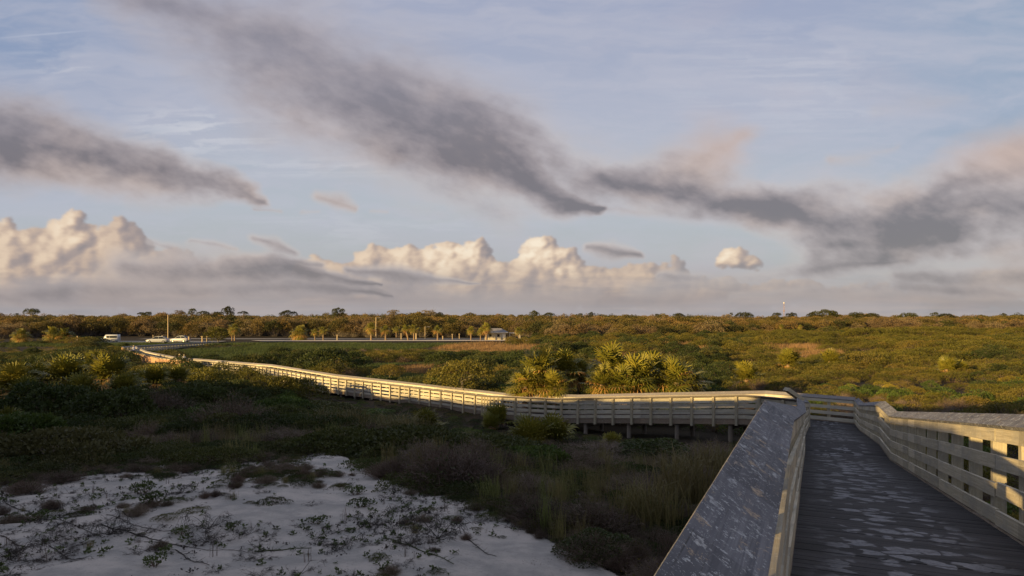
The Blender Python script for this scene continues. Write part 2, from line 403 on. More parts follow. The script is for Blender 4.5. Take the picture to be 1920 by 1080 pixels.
def ground(x, y):
    x = np.asarray(x, dtype=float); y = np.asarray(y, dtype=float); sh = x.shape; X = x.ravel()[:, None]; Y = y.ravel()[:, None]
    out = np.empty(X.shape[0])
    for s in range(0, len(out), 40000):
        dx = X[s:s+40000]-CP[None, :, 0]; dy = Y[s:s+40000]-CP[None, :, 1]
        rad = 2.2+.16*np.hypot(CP[:, 0], CP[:, 1])[None]
        d2 = dx*dx+dy*dy; w = np.exp(-d2/(2*(rad*1.0)**2))+1e-9/(1+d2)
        w = w/(rad**1.0)
        out[s:s+40000] = (w*CP[None, :, 2]).sum(1)/w.sum(1)
    z = out.reshape(sh)
    # the vegetated dune behind the camera: its crest carries the evening shade
    p = x*SX+y*SY; qq = x*SY-y*SX
    crest = np.interp(qq, CRESTQ, CREST)
    k = np.clip((-p-3.0)/11.0, 0, 1); k = k*k*(3-2*k)
    kk = np.clip((-p-24)/40.0, 0, 1); top = crest*(1-kk)+(-3.5)*kk
    z = z*(1-k)+top*k
    r = np.hypot(x, y)
    z = z+(.045*wav(x, y, .33, 5, 12)+.018*wav(x, y, .13, 9, 12))*((y > 7) & (y < 26) & (x < 5) & (x > -17))*.55
    z = z+.05*wav(x, y, .9)*np.clip(r/12, .25, 1)*np.where((y > 170) & (y < 215), .15, 1)+.10*wav(x, y, 4.0, 14)*np.clip((r-15)/20, 0, 1)*np.where((y > 165) & (y < 220), .1, 1)
    return z
SUN = Vector((.765, .644, 0)).normalized(); SX, SY = SUN.x, SUN.y; ELEV = 10.0
# where the evening shade ends at several places sets how high the dune behind the camera stands
_T = [(4.7,6.3,-2.0),(5.55,9,-1.4),(8,18,-2.2),(22,38,-4.2),(30,38,-4.3),(11,33,-3.9),(.6,42.4,-4.9),(-2.3,51.5,-6.4),(-12,60,-6.5),(-19,66,-6.6),(-33,50,-5.3),(-45,50,-5.3)]
_q = sorted((x_*SY-y_*SX, z_+math.tan(R(ELEV))*(x_*SX+y_*SY+14)) for x_, y_, z_ in _T)
CRESTQ = [-160]+[v_[0] for v_ in _q]+[8, 60]; CREST = [_q[0][1]]+[v_[1] for v_ in _q]+[1.2, 1.0]
def sandmask(x, y, z):
    """1 where bare sand shows"""
    px = 960+F*x/np.maximum(y, .5); py = 600-F*z/np.maximum(y, .5)
    edge = np.interp(px, [-400, 0, 130, 260, 420, 520, 560, 620, 680, 700, 760, 880, 960, 1050, 1160, 1250, 1400], [935, 910, 890, 872, 872, 860, 856, 848, 868, 892, 914, 938, 978, 1024, 1080, 1130, 1200])
    return np.clip((py-edge)/14+.5, 0, 1)
xs = np.unique(np.concatenate([-np.geomspace(16, 1800, 70)[::-1], np.arange(-16, 5, .11), np.arange(5, 40, .6), np.geomspace(40, 1800, 55)]))
ys = np.unique(np.concatenate([-np.geomspace(12, 300, 40)[::-1], np.arange(-12, 7, .6), np.arange(7, 25, .11), np.arange(25, 60, .5), np.arange(60, 230, 2.5), np.geomspace(230, 2500, 40)]))
GX, GY = np.meshgrid(xs, ys); GZ = ground(GX, GY)
nx, ny = len(xs), len(ys); idx = np.arange(nx*ny).reshape(ny, nx)
FQ = np.stack([idx[:-1, :-1], idx[:-1, 1:], idx[1:, 1:], idx[1:, :-1]], -1).reshape(-1, 4)
sm = sandmask(GX, GY, GZ)*((GY > 6.5) & (GX > -30) & (GX < 6))
sm = np.maximum(sm, .0)
px_ = 960+F*GX/np.maximum(GY, 1); py_ = 600-F*GZ/np.maximum(GY, 1)
TANB = ((28,118,22,12),(45,135,22,14),(-8,150,25,10),(8,100,14,9),(-10,98,9,9),(25,150,30,8),(52,110,14,14),(-2,128,14,10))
GRNB = ((-50,125,30,28),(-30,150,25,22),(-22,100,22,14),(-66,110,18,18),(-40,105,22,14),(-90,85,22,12),(-12,80,14,7),(-88,160,26,22),(-60,165,30,12),(-20,170,40,7))
tan = np.zeros_like(GX); green = np.zeros_like(GX)
def blob(cx_, cy_, rx, ry): return np.clip(1.3-np.hypot((GX-cx_)/rx, (GY-cy_)/ry)*1.3+.35*wav(GX, GY, 6, 5), 0, 1)
for b_ in TANB: tan = np.maximum(tan, blob(*b_))
for b_ in GRNB: green = np.maximum(green, blob(*b_))
gmat, t, b = material('dune_and_marsh_ground')
geo = t.new('ShaderNodeNewGeometry'); pos = geo.outputs['Position']
att = t.new('ShaderNodeAttribute', attribute_name='cover').outputs['Color']; A = t.sep(att)
n1 = t.noise(pos, 1.3, 5, .6); n2 = t.noise(pos, 14, 5, .7); n3 = t.noise(pos, 110, 3, .7)
sand = t.mix(t.mr(n1, .35, .65), (.33,.305,.275), (.49,.43,.375))
rip = t.noise(t.mapping(pos, rot=(0, 0, .5), sc=(2.5, 22, 4)), 1, 4, .6, 1.5)
sand = t.mix(t.mr(n2, .55, .75), sand, (.27,.24,.22))
sand = t.mix(t.math('MULTIPLY', t.mr(t.noise(pos, 38, 5, .75), .60, .68), .6), sand, (.05,.04,.03))
sand = t.mix(t.math('MULTIPLY', t.mr(n3, .64, .72), .6), sand, (.07,.06,.05))
soil = t.mix(t.mr(n2, .35, .65), (.020,.017,.012), (.055,.042,.026))
lawn = t.mix(t.mr(t.noise(pos, .5, 5), .35, .65), (.038,.060,.014), (.075,.085,.022))
lawn = t.mix(t.math('MULTIPLY', t.mr(t.noise(pos, 3, 5, .7), .45, .7), .5), lawn, (.03,.03,.012))
tanc = t.mix(t.mr(t.noise(pos, .8, 5), .35, .65), (.15,.085,.035), (.27,.165,.075))
sf = t.mr(t.math('ADD', A[0], t.math('MULTIPLY', t.math('SUBTRACT', n2, .5), .9)), .38, .6)
col = t.mix(A[1], soil, lawn); col = t.mix(A[2], col, tanc); col = t.mix(sf, col, sand)
t.put(b.inputs['Base Color'], col); b.inputs['Roughness'].default_value = .95; b.inputs['Specular IOR Level'].default_value = .1
hh = t.math('ADD', t.math('MULTIPLY', rip, .6), t.math('ADD', t.math('MULTIPLY', n2, .8), t.math('MULTIPLY', n3, .25)))
t.put(b.inputs['Normal'], t.bump(hh, .8, .035))
me = mesh_np('ground', np.stack([GX.ravel(), GY.ravel(), GZ.ravel()], 1), FQ, gmat, smooth=True)
ca = me.color_attributes.new('cover', 'FLOAT_COLOR', 'POINT')
ca.data.foreach_set('color', np.stack([sm.ravel(), green.ravel(), tan.ravel(), np.ones(nx*ny)], 1).astype(np.float32).ravel())
tag(link('ground', me), kind='structure')
def gz(x, y): return float(ground(np.array([x]), np.array([y]))[0])
# pilings under the walkway
m = []
acc = 0
for i in range(1, 13):
    a = lp[i]; b2 = lp[i+1]; L = (b2-a).length; k = max(1, round(L/2.4))
    ra_, rb_ = rp[i if i < 6 else i+1], rp[i+1 if i+1 < 6 else i+2]
    for j in range(k):
        A_ = a.lerp(b2, (j+.3)/k); B_ = ra_.lerp(rb_, (j+.3)/k)
        ac = A_.lerp(B_, .10); bc = A_.lerp(B_, .90)
        m2 = MB()
        m2.beam(Vector((*ac.to_2d(), A_.z-H-.42)), Vector((*bc.to_2d(), A_.z-H-.42)), .12, .22); m2.build('cross_beam', M['piling'], walk)
        for c_ in (ac, bc):
            m2 = MB(); g0 = gz(c_.x, c_.y); m2.tube([(c_.x, c_.y, g0-.3), (c_.x, c_.y, A_.z-H-.31)], .12, 10); m2.build('piling', M['piling'], walk, smooth=True)
# ------------------------------------------------------------------ plants: building blocks
M['leaf_dark'] = leaf_mat('dark_green_leaves', (.026,.040,.010), (.070,.085,.018), (.075,.062,.016))
M['leaf_olive'] = leaf_mat('olive_leaves', (.058,.062,.009), (.155,.135,.018), (.125,.085,.018))
M['leaf_bright'] = leaf_mat('fresh_green_leaves', (.042,.072,.013), (.095,.125,.022))
M['leaf_mat'] = leaf_mat('creeping_leaves', (.034,.044,.011), (.080,.082,.018), (.06,.05,.02))
M['leaf_yellow'] = leaf_mat('yellow_flowering_leaves', (.085,.085,.014), (.34,.25,.030))
M['twig'] = leaf_mat('brown_twigs', (.085,.060,.042), (.19,.130,.092), (.15,.115,.09), trans=.1)
M['twig_red'] = leaf_mat('reddish_dry_stems', (.070,.047,.036), (.15,.098,.070), trans=.1)
M['grass'] = leaf_mat('dune_grass_blades', (.12,.11,.034), (.26,.20,.085), (.09,.12,.03), trans=.35)
M['tan_grass'] = leaf_mat('tan_marsh_grass', (.20,.120,.050), (.34,.21,.095), trans=.35)
M['lawn_grass'] = leaf_mat('green_marsh_grass', (.045,.070,.018), (.085,.105,.030), trans=.35)
M['wood_olive'] = leaf_mat('woodland_olive_leaves', (.075,.065,.016), (.175,.130,.030), (.170,.100,.035))
M['wood_brown'] = leaf_mat('woodland_brown_twigs', (.12,.080,.036), (.22,.150,.072), (.15,.12,.06))
M['wood_dark'] = leaf_mat('woodland_dark_leaves', (.030,.036,.010), (.075,.072,.018))
M['palm'] = leaf_mat('palm_fan_blades', (.065,.082,.013), (.26,.215,.030), trans=.12, vary=.15, rough=.4)
M['palm_dead'] = leaf_mat('dry_palm_fans', (.34,.17,.050), (.58,.34,.11), trans=.25, vary=.15)
M['palm_trunk'] = plain('palm_trunk_fibre', (.22,.15,.09), .9, var=.4)
M['bark'] = plain('grey_bark', (.14,.115,.09), .9, var=.35)
M['rosette'] = leaf_mat('beach_plant_leaves', (.045,.070,.018), (.095,.115,.030), (.03,.035,.012), trans=.2)
def nrm(a): return a/np.maximum(np.linalg.norm(a, axis=-1, keepdims=True), 1e-9)
def leaf_quads(c, out, L, w, r, droop=.0, spread=.9):
    n = len(c); a = nrm(out+r.normal(0, spread, (n, 3))); a[:, 2] -= droop; a = nrm(a)
    b = nrm(np.cross(a, r.normal(0, 1, (n, 3)))); L = L*r.uniform(.6, 1.3, (n, 1)); w = w*r.uniform(.7, 1.3, (n, 1))
    V = np.stack([c, c+a*L*.5+b*w*.5, c+a*L, c+a*L*.5-b*w*.5], 1); return V.reshape(-1, 3)
def quads(V): return np.arange(len(V)).reshape(-1, 4)
def blob_points(n, blobs, r, lower=-.25, fill=.28):
    """points near the skins of several overlapping ellipsoids; those buried in a neighbour are dropped"""
    blobs = np.asarray(blobs, float); vol = blobs[:, 3]*blobs[:, 4]; pk = r.choice(len(blobs), n, p=vol/vol.sum())
    d = nrm(r.normal(0, 1, (n, 3))); d[:, 2] = np.where(d[:, 2] < lower, -d[:, 2], d[:, 2])
    B = blobs[pk]; rad = 1-fill*r.random((n, 1))**1.5
    P = B[:, :3]+d*B[:, 3:6]*rad; keep = np.ones(n, bool)
    for k in range(len(blobs)):
        q = (P-blobs[k, :3])/blobs[k, 3:6]; keep &= ~((np.einsum('ij,ij->i', q, q) < .50) & (pk != k))
    keep &= P[:, 2] > .02
    return P[keep], d[keep]
def ribbons(P0, P1, w, r, bend=.1):
    """thin two-piece stems from P0 to P1"""
    n = len(P0); mid = (P0+P1)/2+r.normal(0, bend, (n, 3))*np.linalg.norm(P1-P0, axis=1, keepdims=True)
    s = nrm(np.cross(P1-P0, r.normal(0, 1, (n, 3))))*w
    a = np.stack([P0-s, P0+s, mid+s*.7, mid-s*.7], 1); b = np.stack([mid-s*.7, mid+s*.7, P1+s*.15, P1-s*.15], 1)
    return np.concatenate([a, b]).reshape(-1, 3)
def dome(r, k, R_, hgt, sub=(.35, .55), flat=.8):
    B = [(0, 0, hgt*.35, R_*.6, R_*.6, hgt*.5)]
    for i in range(k):
        a = r.uniform(0, 6.28); q = r.uniform(.2, .8)**.7; s = r.uniform(*sub)*R_
        z = hgt*(1-.75*q*q)*r.uniform(.55, .85)
        B.append((math.cos(a)*q*R_, math.sin(a)*q*R_, max(z-s*flat*.4, .1), s, s, s*flat))
    return B
def m_shrub(name, seed, mat, n=3000, R_=1.0, hgt=1.2, k=9, L=.075, w=.045, twigs=60, tm='twig', sub=(.35, .55), flat=.8, spread=.8):
    r = np.random.default_rng(seed); P, d = blob_points(n, dome(r, k, R_, hgt, sub, flat), r)
    V = leaf_quads(P, d+np.array([0, 0, .35]), L, w, r, spread=spread)
    e = P[r.choice(len(P), twigs)]*np.array([1, 1, 1.04]); b0 = e*np.array([.18, .18, 0])
    T = ribbons(b0, e, .010, r); A = np.concatenate([V, T])
    return mesh_np(name, A, quads(A), [mat, M[tm]], mi=[0]*(len(V)//4)+[1]*(len(T)//4))
def m_twiggy(name, seed, mat, n=260, R_=.8, hgt=1.0, leaves=250, lm='leaf_olive', w=.006):
    r = np.random.default_rng(seed); a = r.uniform(0, 6.28, n); q = r.random(n)**.6
    P1 = np.stack([np.cos(a)*q*R_, np.sin(a)*q*R_, hgt*(1-.55*q)*r.uniform(.6, 1.05, n)], 1); P0 = P1*np.array([.15, .15, 0])+r.normal(0, .04, (n, 3))*np.array([1, 1, 0])
    parts = [ribbons(P0, P1, w, r, .07)]
    for lv, (cnt, ln) in enumerate(((n*5, .22), (n*7, .12))):
        t = r.uniform(.35, 1, (cnt, 1)); i = r.choice(n, cnt); B = P0[i]+(P1[i]-P0[i])*t
        if lv: B = B+nrm(r.normal(0, 1, (cnt, 3)))*.08
        E = B+nrm(nrm(P1[i]-P0[i])+r.normal(0, .7, (cnt, 3)))*ln*r.uniform(.5, 1.2, (cnt, 1)); parts.append(ribbons(B, E, w*.55, r, .1))
    T = np.concatenate(parts); i = r.choice(len(T), leaves); V = leaf_quads(T[i], nrm(r.normal(0, 1, (leaves, 3))), .05, .03, r) if leaves else np.zeros((0, 3))
    A = np.concatenate([T, V]); return mesh_np(name, A, quads(A), [mat, M[lm]], mi=[0]*(len(T)//4)+[1]*(len(V)//4))
def m_grass(name, seed, mat, n=130, hgt=.8, sp=.18, w=.006, lean=.45):
    r = np.random.default_rng(seed); a = r.uniform(0, 6.28, n); B = np.stack([r.normal(0, sp, n), r.normal(0, sp, n), np.zeros(n)], 1)
    h = hgt*r.uniform(.45, 1.1, n); l = lean*h*r.uniform(.1, 1.2, n); dr = np.stack([np.cos(a), np.sin(a), 0*a], 1); s = np.stack([-np.sin(a), np.cos(a), 0*a], 1)*w
    up = np.array([0, 0, 1.]); P = [B, B+dr*l[:, None]*.15+up*h[:, None]*.45, B+dr*l[:, None]*.5+up*h[:, None]*.8, B+dr*l[:, None]+up*h[:, None]*r.uniform(.75, 1.0, n)[:, None]]
    W_ = [1, .9, .6, .1]; Q = [np.stack([P[i]-s*W_[i], P[i]+s*W_[i], P[i+1]+s*W_[i+1], P[i+1]-s*W_[i+1]], 1) for i in range(3)]
    V = np.concatenate(Q).reshape(-1, 3); return mesh_np(name, V, quads(V), mat)
def fan(r, base, d, petiole, rad, nseg=20, droop=.25, open_=115):
    """one palm fan on its stalk: stiff pointed blades, folded, tips hanging a little"""
    d = d/np.linalg.norm(d); sd = np.cross(d, [0, 0, 1.]); sd = sd/max(np.linalg.norm(sd), 1e-6); up = np.cross(sd, d)
    hub = base+d*petiole+np.array([0, 0, -.06*petiole]); a = np.radians(np.linspace(-open_, open_, nseg))+r.normal(0, .03, nseg)
    L = rad*(.72+.28*np.cos(a*.6))*r.uniform(.9, 1.08, nseg); dirs = np.cos(a)[:, None]*d+np.sin(a)[:, None]*sd
    lift = (.18*np.abs(np.sin(a))-.0)[:, None]*up; dirs = nrm(dirs+lift)
    nb = nrm(np.cross(dirs, up)); w = rad*.050
    g = np.array([0, 0, -1.])*droop*rad
    p0 = hub+dirs*.04*rad; p1 = hub+dirs*L[:, None]*.55+g*.10; p2 = hub+dirs*L[:, None]*.82+g*.38+up*0; p3 = hub+dirs*L[:, None]*.97+g*1.0
    k = up*w*.55
    q = []
    for A_, B_, wa, wb in ((p0, p1, .45, 1.0), (p1, p2, 1.0, .62), (p2, p3, .62, .06)):
        q.append(np.stack([A_-nb*w*wa, A_+k*wa*.5, B_+k*wb*.5, B_-nb*w*wb], 1)); q.append(np.stack([A_+k*wa*.5, A_+nb*w*wa, B_+nb*w*wb, B_+k*wb*.5], 1))
    st = np.stack([base-sd*.012, base+sd*.012, hub+sd*.008, hub-sd*.008], 0)[None]
    return np.concatenate(q+[st]).reshape(-1, 3)
def m_palm(name, seed, n=44, crown=1.0, el=(88, -25), pet=(.35, .85), rad=(.58, .82), nseg=13, z0=0.0, droop=.22, mat=None, azr=(0, 360)):
    r = np.random.default_rng(seed); V = []
    for i in range(n):
        t = (i+.5)/n; e = R(el[0]+(el[1]-el[0])*t**.9+r.normal(0, 12)); a = i*2.39996+r.normal(0, .5)
        d = np.array([math.cos(e)*math.cos(a), math.cos(e)*math.sin(a), math.sin(e)])
        V.append(fan(r, np.array([r.normal(0, .06), r.normal(0, .06), z0+r.uniform(-.1, .1)])*crown, d, r.uniform(pet[0]*.7, pet[1]*1.1)*crown, r.uniform(*rad)*crown*r.uniform(.8, 1.05), nseg, droop*(1+1.2*t)))
    V = np.concatenate(V); return mesh_np(name, V, quads(V), mat or M['palm'])
def m_trunk(name, h, r0=.17, r1=.15, lean=(0, 0), mat=None, n=9, rough=.012, seg=10):
    m = MB(); rr = random.Random(name+str(h)); pts = [(lean[0]*(i/seg)**1.5, lean[1]*(i/seg)**1.5, -0.3+(h+.3)*i/seg) for i in range(seg+1)]
    m.tube(pts, [(r0+(r1-r0)*i/seg)*(1+rr.uniform(-.08, .08)) for i in range(seg+1)], n)
    return mesh_np(name, m.V, m.F, mat or M['palm_trunk'], uv=m.UV, smooth=True)

# ground cover = points of one object, each carrying one plant of its kind
def cover(name, label, pts, rz, sc, idx, meshes, cat='ground cover', tiltv=None, szv=None):
    col = bpy.data.collections.new(name+'_plants')
    for i, me in enumerate(meshes):
        o = bpy.data.objects.new('%s_%02d' % (name, i), me); col.objects.link(o)
    n = len(pts); me = bpy.data.meshes.new(name); me.vertices.add(n); me.vertices.foreach_set('co', np.asarray(pts, np.float32).ravel())
    rot = np.zeros((n, 3), np.float32); rot[:, 2] = rz
    if tiltv is not None: rot[:, :2] = tiltv
    s3 = np.repeat(np.asarray(sc, np.float32)[:, None], 3, 1)
    if szv is not None: s3[:, 2] = szv
    for nm, tp, dat, at_ in (('rot', 'FLOAT_VECTOR', rot, 'vector'), ('size', 'FLOAT_VECTOR', s3, 'vector'), ('pick', 'INT', np.asarray(idx, np.int32), 'value')):
        a = me.attributes.new(nm, tp, 'POINT'); a.data.foreach_set(at_, dat.ravel())
    o = link(name, me); g = bpy.data.node_groups.new(name, 'GeometryNodeTree')
    g.interface.new_socket('Geometry', in_out='INPUT', socket_type='NodeSocketGeometry'); g.interface.new_socket('Geometry', in_out='OUTPUT', socket_type='NodeSocketGeometry')
    N = g.nodes; Lk = g.links; gi = N.new('NodeGroupInput'); go = N.new('NodeGroupOutput')
    ci = N.new('GeometryNodeCollectionInfo'); ci.inputs['Collection'].default_value = col; ci.inputs['Separate Children'].default_value = True; ci.inputs['Reset Children'].default_value = True
    ip = N.new('GeometryNodeInstanceOnPoints'); ip.inputs['Pick Instance'].default_value = True
    def attr(nm, tp): a = N.new('GeometryNodeInputNamedAttribute'); a.data_type = tp; a.inputs[0].default_value = nm; return a.outputs[0]
    Lk.new(gi.outputs[0], ip.inputs['Points']); Lk.new(ci.outputs[0], ip.inputs['Instance']); Lk.new(attr('pick', 'INT'), ip.inputs['Instance Index'])
    Lk.new(attr('rot', 'FLOAT_VECTOR'), ip.inputs['Rotation']); Lk.new(attr('size', 'FLOAT_VECTOR'), ip.inputs['Scale']); Lk.new(ip.outputs[0], go.inputs[0])
    mod = o.modifiers.new('plants', 'NODES'); mod.node_group = g
    tag(o, label, cat, kind='stuff'); return o

# ------------------------------------------------------------------ plant kinds
SH = dict(
 dark1=m_shrub('dark_shrub', 1, M['leaf_dark'], 3400, 1.0, 1.25, 11), dark2=m_shrub('dark_shrub', 2, M['leaf_dark'], 3400, 1.0, 1.0, 14, sub=(.25, .45)),
 olive1=m_shrub('olive_shrub', 3, M['leaf_olive'], 3400, 1.0, 1.0, 12, L=.06, w=.035), olive2=m_shrub('olive_shrub', 4, M['leaf_olive'], 3600, 1.05, .9, 18, L=.06, w=.035, sub=(.2, .4), flat=.6),
 bright1=m_shrub('bright_shrub', 5, M['leaf_bright'], 2600, .9, 1.15, 10, L=.09, w=.05, twigs=40), yellow1=m_shrub('yellow_shrub', 6, M['leaf_yellow'], 3200, .95, 1.0, 16, L=.05, w=.035, sub=(.2, .38)),
 mat1=m_shrub('creeping_mat', 7, M['leaf_mat'], 3400, 1.3, .50, 22, L=.055, w=.04, twigs=30, sub=(.18, .34), flat=.55), mat2=m_shrub('creeping_mat', 8, M['leaf_dark'], 3000, 1.2, .42, 20, L=.05, w=.035, twigs=40, sub=(.15, .3), flat=.6),
 twig1=m_twiggy('twiggy_bush', 9, M['twig']), twig2=m_twiggy('twiggy_bush', 10, M['twig_red'], 200, .65, .8, 120), twig3=m_twiggy('twiggy_bush', 11, M['twig'], 300, 1.0, .7, 700, 'leaf_dark'),
 gr1=m_grass('grass_tuft', 12, M['grass']), gr2=m_grass('grass_tuft', 13, M['grass'], 90, 1.15, .12, .005, .35), gr3=m_grass('grass_tuft', 14, M['twig_red'], 110, .75, .2, .004, .6),
 tan1=m_grass('tan_grass_tuft', 15, M['tan_grass'], 110, .8, .5, .012, .35), tan2=m_grass('tan_grass_tuft', 16, M['tan_grass'], 110, .65, .6, .012, .5), lawn1=m_grass('lawn_tuft', 17, M['lawn_grass'], 140, .35, .6, .012, .6),
 bushy=m_shrub('tall_bush', 18, M['leaf_dark'], 5200, 1.25, 2.0, 20, L=.10, w=.06, sub=(.28, .45)), bushy2=m_shrub('tall_bush', 19, M['leaf_olive'], 5200, 1.3, 1.8, 20, L=.09, w=.05, sub=(.28, .45)),
)
def m_crown(name, seed, mat, n, R_, hgt, k, L, **kw): return m_shrub(name, seed, mat, n, R_, hgt, k, L=L, w=L*.6, twigs=120, tm='bark', **kw)
WD = [m_crown('wood_crown', 30, M['wood_olive'], 3600, 3.2, 5.2, 16, .26, sub=(.28, .45)), m_crown('wood_crown', 31, M['wood_olive'], 3600, 3.6, 4.6, 20, .24, sub=(.22, .4)),
      m_crown('wood_crown', 32, M['wood_brown'], 3000, 3.2, 4.8, 16, .22, sub=(.26, .42)), m_crown('wood_crown', 33, M['wood_dark'], 3600, 3.0, 5.4, 16, .26, sub=(.26, .42)),
      m_crown('wood_crown', 34, M['wood_brown'], 2600, 2.6, 4.0, 20, .22, sub=(.2, .35))]
low_palm = m_palm('low_palm', 40, 26, 1.2, (85, -10), nseg=14)

# ------------------------------------------------------------------ where the ground cover grows
lineX = np.array([p.x for p in lp]); lineY = np.array([p.y for p in lp])
def boardY(px):       # distance of the boardwalk's front rail along a bearing (photo x)
    xs_ = 960+F*lineX[5:]/lineY[5:]; o_ = np.argsort(xs_[:9]); return np.interp(px, xs_[:9][o_], lineY[5:14][o_])
def dist_line(x, y, pts):
    best = np.full(np.shape(x), 1e9)
    for a, b2 in zip(pts, pts[1:]):
        dx, dy = b2.x-a.x, b2.y-a.y; t_ = np.clip(((x-a.x)*dx+(y-a.y)*dy)/(dx*dx+dy*dy), 0, 1)
        best = np.minimum(best, np.hypot(x-a.x-t_*dx, y-a.y-t_*dy))
    return best
def walkway(x, y): return np.minimum(dist_line(x, y, lp), dist_line(x, y, rp))
def poisson(xr, yr, spacing_fn, n_try, accept, seed):
    r = np.random.default_rng(seed); x = r.uniform(*xr, n_try); q0 = (yr[0]/yr[1])**2; y = yr[1]*np.sqrt(r.random(n_try)*(1-q0)+q0)
    x = x*y/yr[1]      # fan-shaped field: x range given at the far edge
    k = accept(x, y); x, y = x[k], y[k]; s = spacing_fn(x, y); grid = {}; out = []
    for i in range(len(x)):
        c = 1.0 if s[i] < 1.5 else 3.0; c = 3.0; gx, gy = int(x[i]//c), int(y[i]//c); ok = True
        for a in (-1, 0, 1):
            for b_ in (-1, 0, 1):
                for j in grid.get((gx+a, gy+b_), ()):
                    if (x[i]-x[j])**2+(y[i]-y[j])**2 < (s[i])**2: ok = False; break
                if not ok: break
            if not ok: break
        if ok: grid.setdefault((gx, gy), []).append(i); out.append(i)
    o_ = np.array(out); return x[o_], y[o_], r
def PX(x, y): return 960+F*x/y
FT_X = [-400, 0, 60, 120, 250, 300, 350, 400, 440, 480, 530, 575, 620, 700, 800, 880, 940, 1000, 1100, 1380, 1440, 1500]
FT_Y = [705, 708, 700, 696, 694, 694, 688, 690, 700, 700, 700, 738, 748, 760, 775, 790, 795, 800, 812, 812, 860, 900]
def masks(x, y):
    t_ = np.zeros_like(x); g_ = np.zeros_like(x)
    def bl(cx_, cy_, rx, ry): return np.clip(1.3-np.hypot((x-cx_)/rx, (y-cy_)/ry)*1.3+.35*wav(x, y, 6, 5), 0, 1)
    for b_ in TANB: t_ = np.maximum(t_, bl(*b_))
    for b_ in GRNB: g_ = np.maximum(g_, bl(*b_))
    return t_, g_
# 1  shaded scrub between the dune and the boardwalk
def acc1(x, y):
    px = PX(x, y); z = ground(x, y); side = (y < boardY(px)-.4) & (px < 1480)
    return side & (walkway(x, y) > .9) & (sandmask(x, y, z) < .25) & (px > -250)
x, y, r = poisson((-95, 45), (10, 100), lambda x, y: .30+.016*y+.0*x, 60000, acc1, 21)
z = ground(x, y); px = PX(x, y); n = len(x)
kn = wav(x, y, 3.2, 0, 14); k2 = wav(x, y, 6.0, 20, 14)
names1 = ['mat1', 'mat2', 'twig1', 'twig2', 'twig3', 'gr1', 'gr2', 'gr3', 'dark1', 'dark2', 'olive1', 'bright1', 'bushy']
u_ = r.random(n); idx = np.where(kn > .35, np.where(u_ < .6, 0, np.where(u_ < .85, 1, 5)), np.where(k2 > .2, np.where(u_ < .35, 2, np.where(u_ < .6, 3, np.where(u_ < .85, 7, 6))), np.where(u_ < .3, 4, np.where(u_ < .55, 1, np.where(u_ < .8, 5, 6)))))
far = y > 34; idx = np.where(far & (u_ < .62), np.where(kn > 0, 8, 9), idx); idx = np.where(far & (u_ > .62) & (u_ < .72), 11, idx); idx = np.where((y > 46) & (px < 520) & (u_ < .35), 12, idx)
hts = np.array([.55, .5, 1.05, .85, .75, .85, 1.2, .75, 1.35, 1.1, 1.1, 1.25, 2.15]); wds = np.array([1, 1, 1, 1, 1, 1, 1, 1, 1, 1, 1, 1, 1])
sc = r.uniform(.55, 1.05, n)*np.clip(.45+y/34, .7, 1.6); sc = np.where((idx == 5) | (idx == 6) | (idx == 7), np.minimum(sc, 1.1), sc)
lim = (600-np.interp(px, FT_X, FT_Y)-np.clip(46-y, 0, 40)*1.6*(px < 560))/F*y-np.abs(r.normal(0, .2, n))-.02*y*r.random(n)   # highest a plant may stand before the rail
sz = np.minimum(sc, np.maximum((lim-z)/hts[idx], .30)); ok = sz > .2
cover('dune_scrub', 'dark low scrub of creeping shrubs, brown stems and grass in front of the boardwalk', np.stack([x, y, z-.03], 1)[ok], r.uniform(0, 6.28, n)[ok], np.minimum(sc, sz*1.6)[ok], idx[ok], [SH[k_] for k_ in names1], 'scrub', szv=sz[ok])
print('scrub1', ok.sum())
# 2  rolling scrub right of and behind the boardwalk
def acc2(x, y):
    px = PX(x, y); behind = ((px > 950) & (y > boardY(np.clip(px, 950, 1520))+3.2)) | (px > 1600) | ((px > 1500) & (y > 38))
    right_ok = (x > .4363*y+2.1*1.1+.9) | (y > 36)
    t_, g_ = masks(x, y); road = (y > 168) & (px < 1000)
    return behind & right_ok & (walkway(x, y) > 2.4) & (t_ < .30+.25*wav(x, y, 2.5, 3, 8)) & (px > 950) & (px < 2150) & ~road
x, y, r = poisson((-3, 205), (9, 222), lambda x, y: .9+.0105*y, 60000, acc2, 22)
z = ground(x, y); px = PX(x, y); n = len(x); kn = wav(x, y, 7, 0, 14); k2 = wav(x, y, 4.5, 20, 14); u_ = r.random(n)
names2 = ['olive1', 'olive2', 'dark1', 'bright1', 'yellow1', 'twig1', 'bushy', 'bushy2']
idx = np.where(kn > .3, np.where(u_ < .5, 0, 1), np.where(kn < -.5, np.where(u_ < .6, 2, 1), np.where(u_ < .75, 1, 0)))
near_ = y < 62; idx = np.where(near_ & (k2 > .2), np.where(u_ < .45, 4, 3), idx); idx = np.where(near_ & (k2 < -.3) & (u_ < .5), 5, idx); idx = np.where(near_ & (u_ > .88), 3, idx)
mid_ = (px < 1350) & (y > 60); idx = np.where(mid_ & (u_ < .55), np.where(k2 > 0, 6, 2), idx); idx = np.where((y > 120) & (u_ < .3), 7, idx)
hts = np.array([1.1, 1.0, 1.35, 1.25, 1.1, 1.05, 2.15, 2.0]); sc = r.uniform(.8, 1.35, n)*np.clip(.75+y/95, .8, 2.2)
sc = np.where(idx >= 6, np.minimum(sc, 1.5), sc)*(1+.28*np.clip(wav(x, y, 5.5, 15, 12), -1.5, 1.5))
TX = [950, 1000, 1150, 1300, 1400, 1500, 1600, 1700, 1800, 1920, 2200]
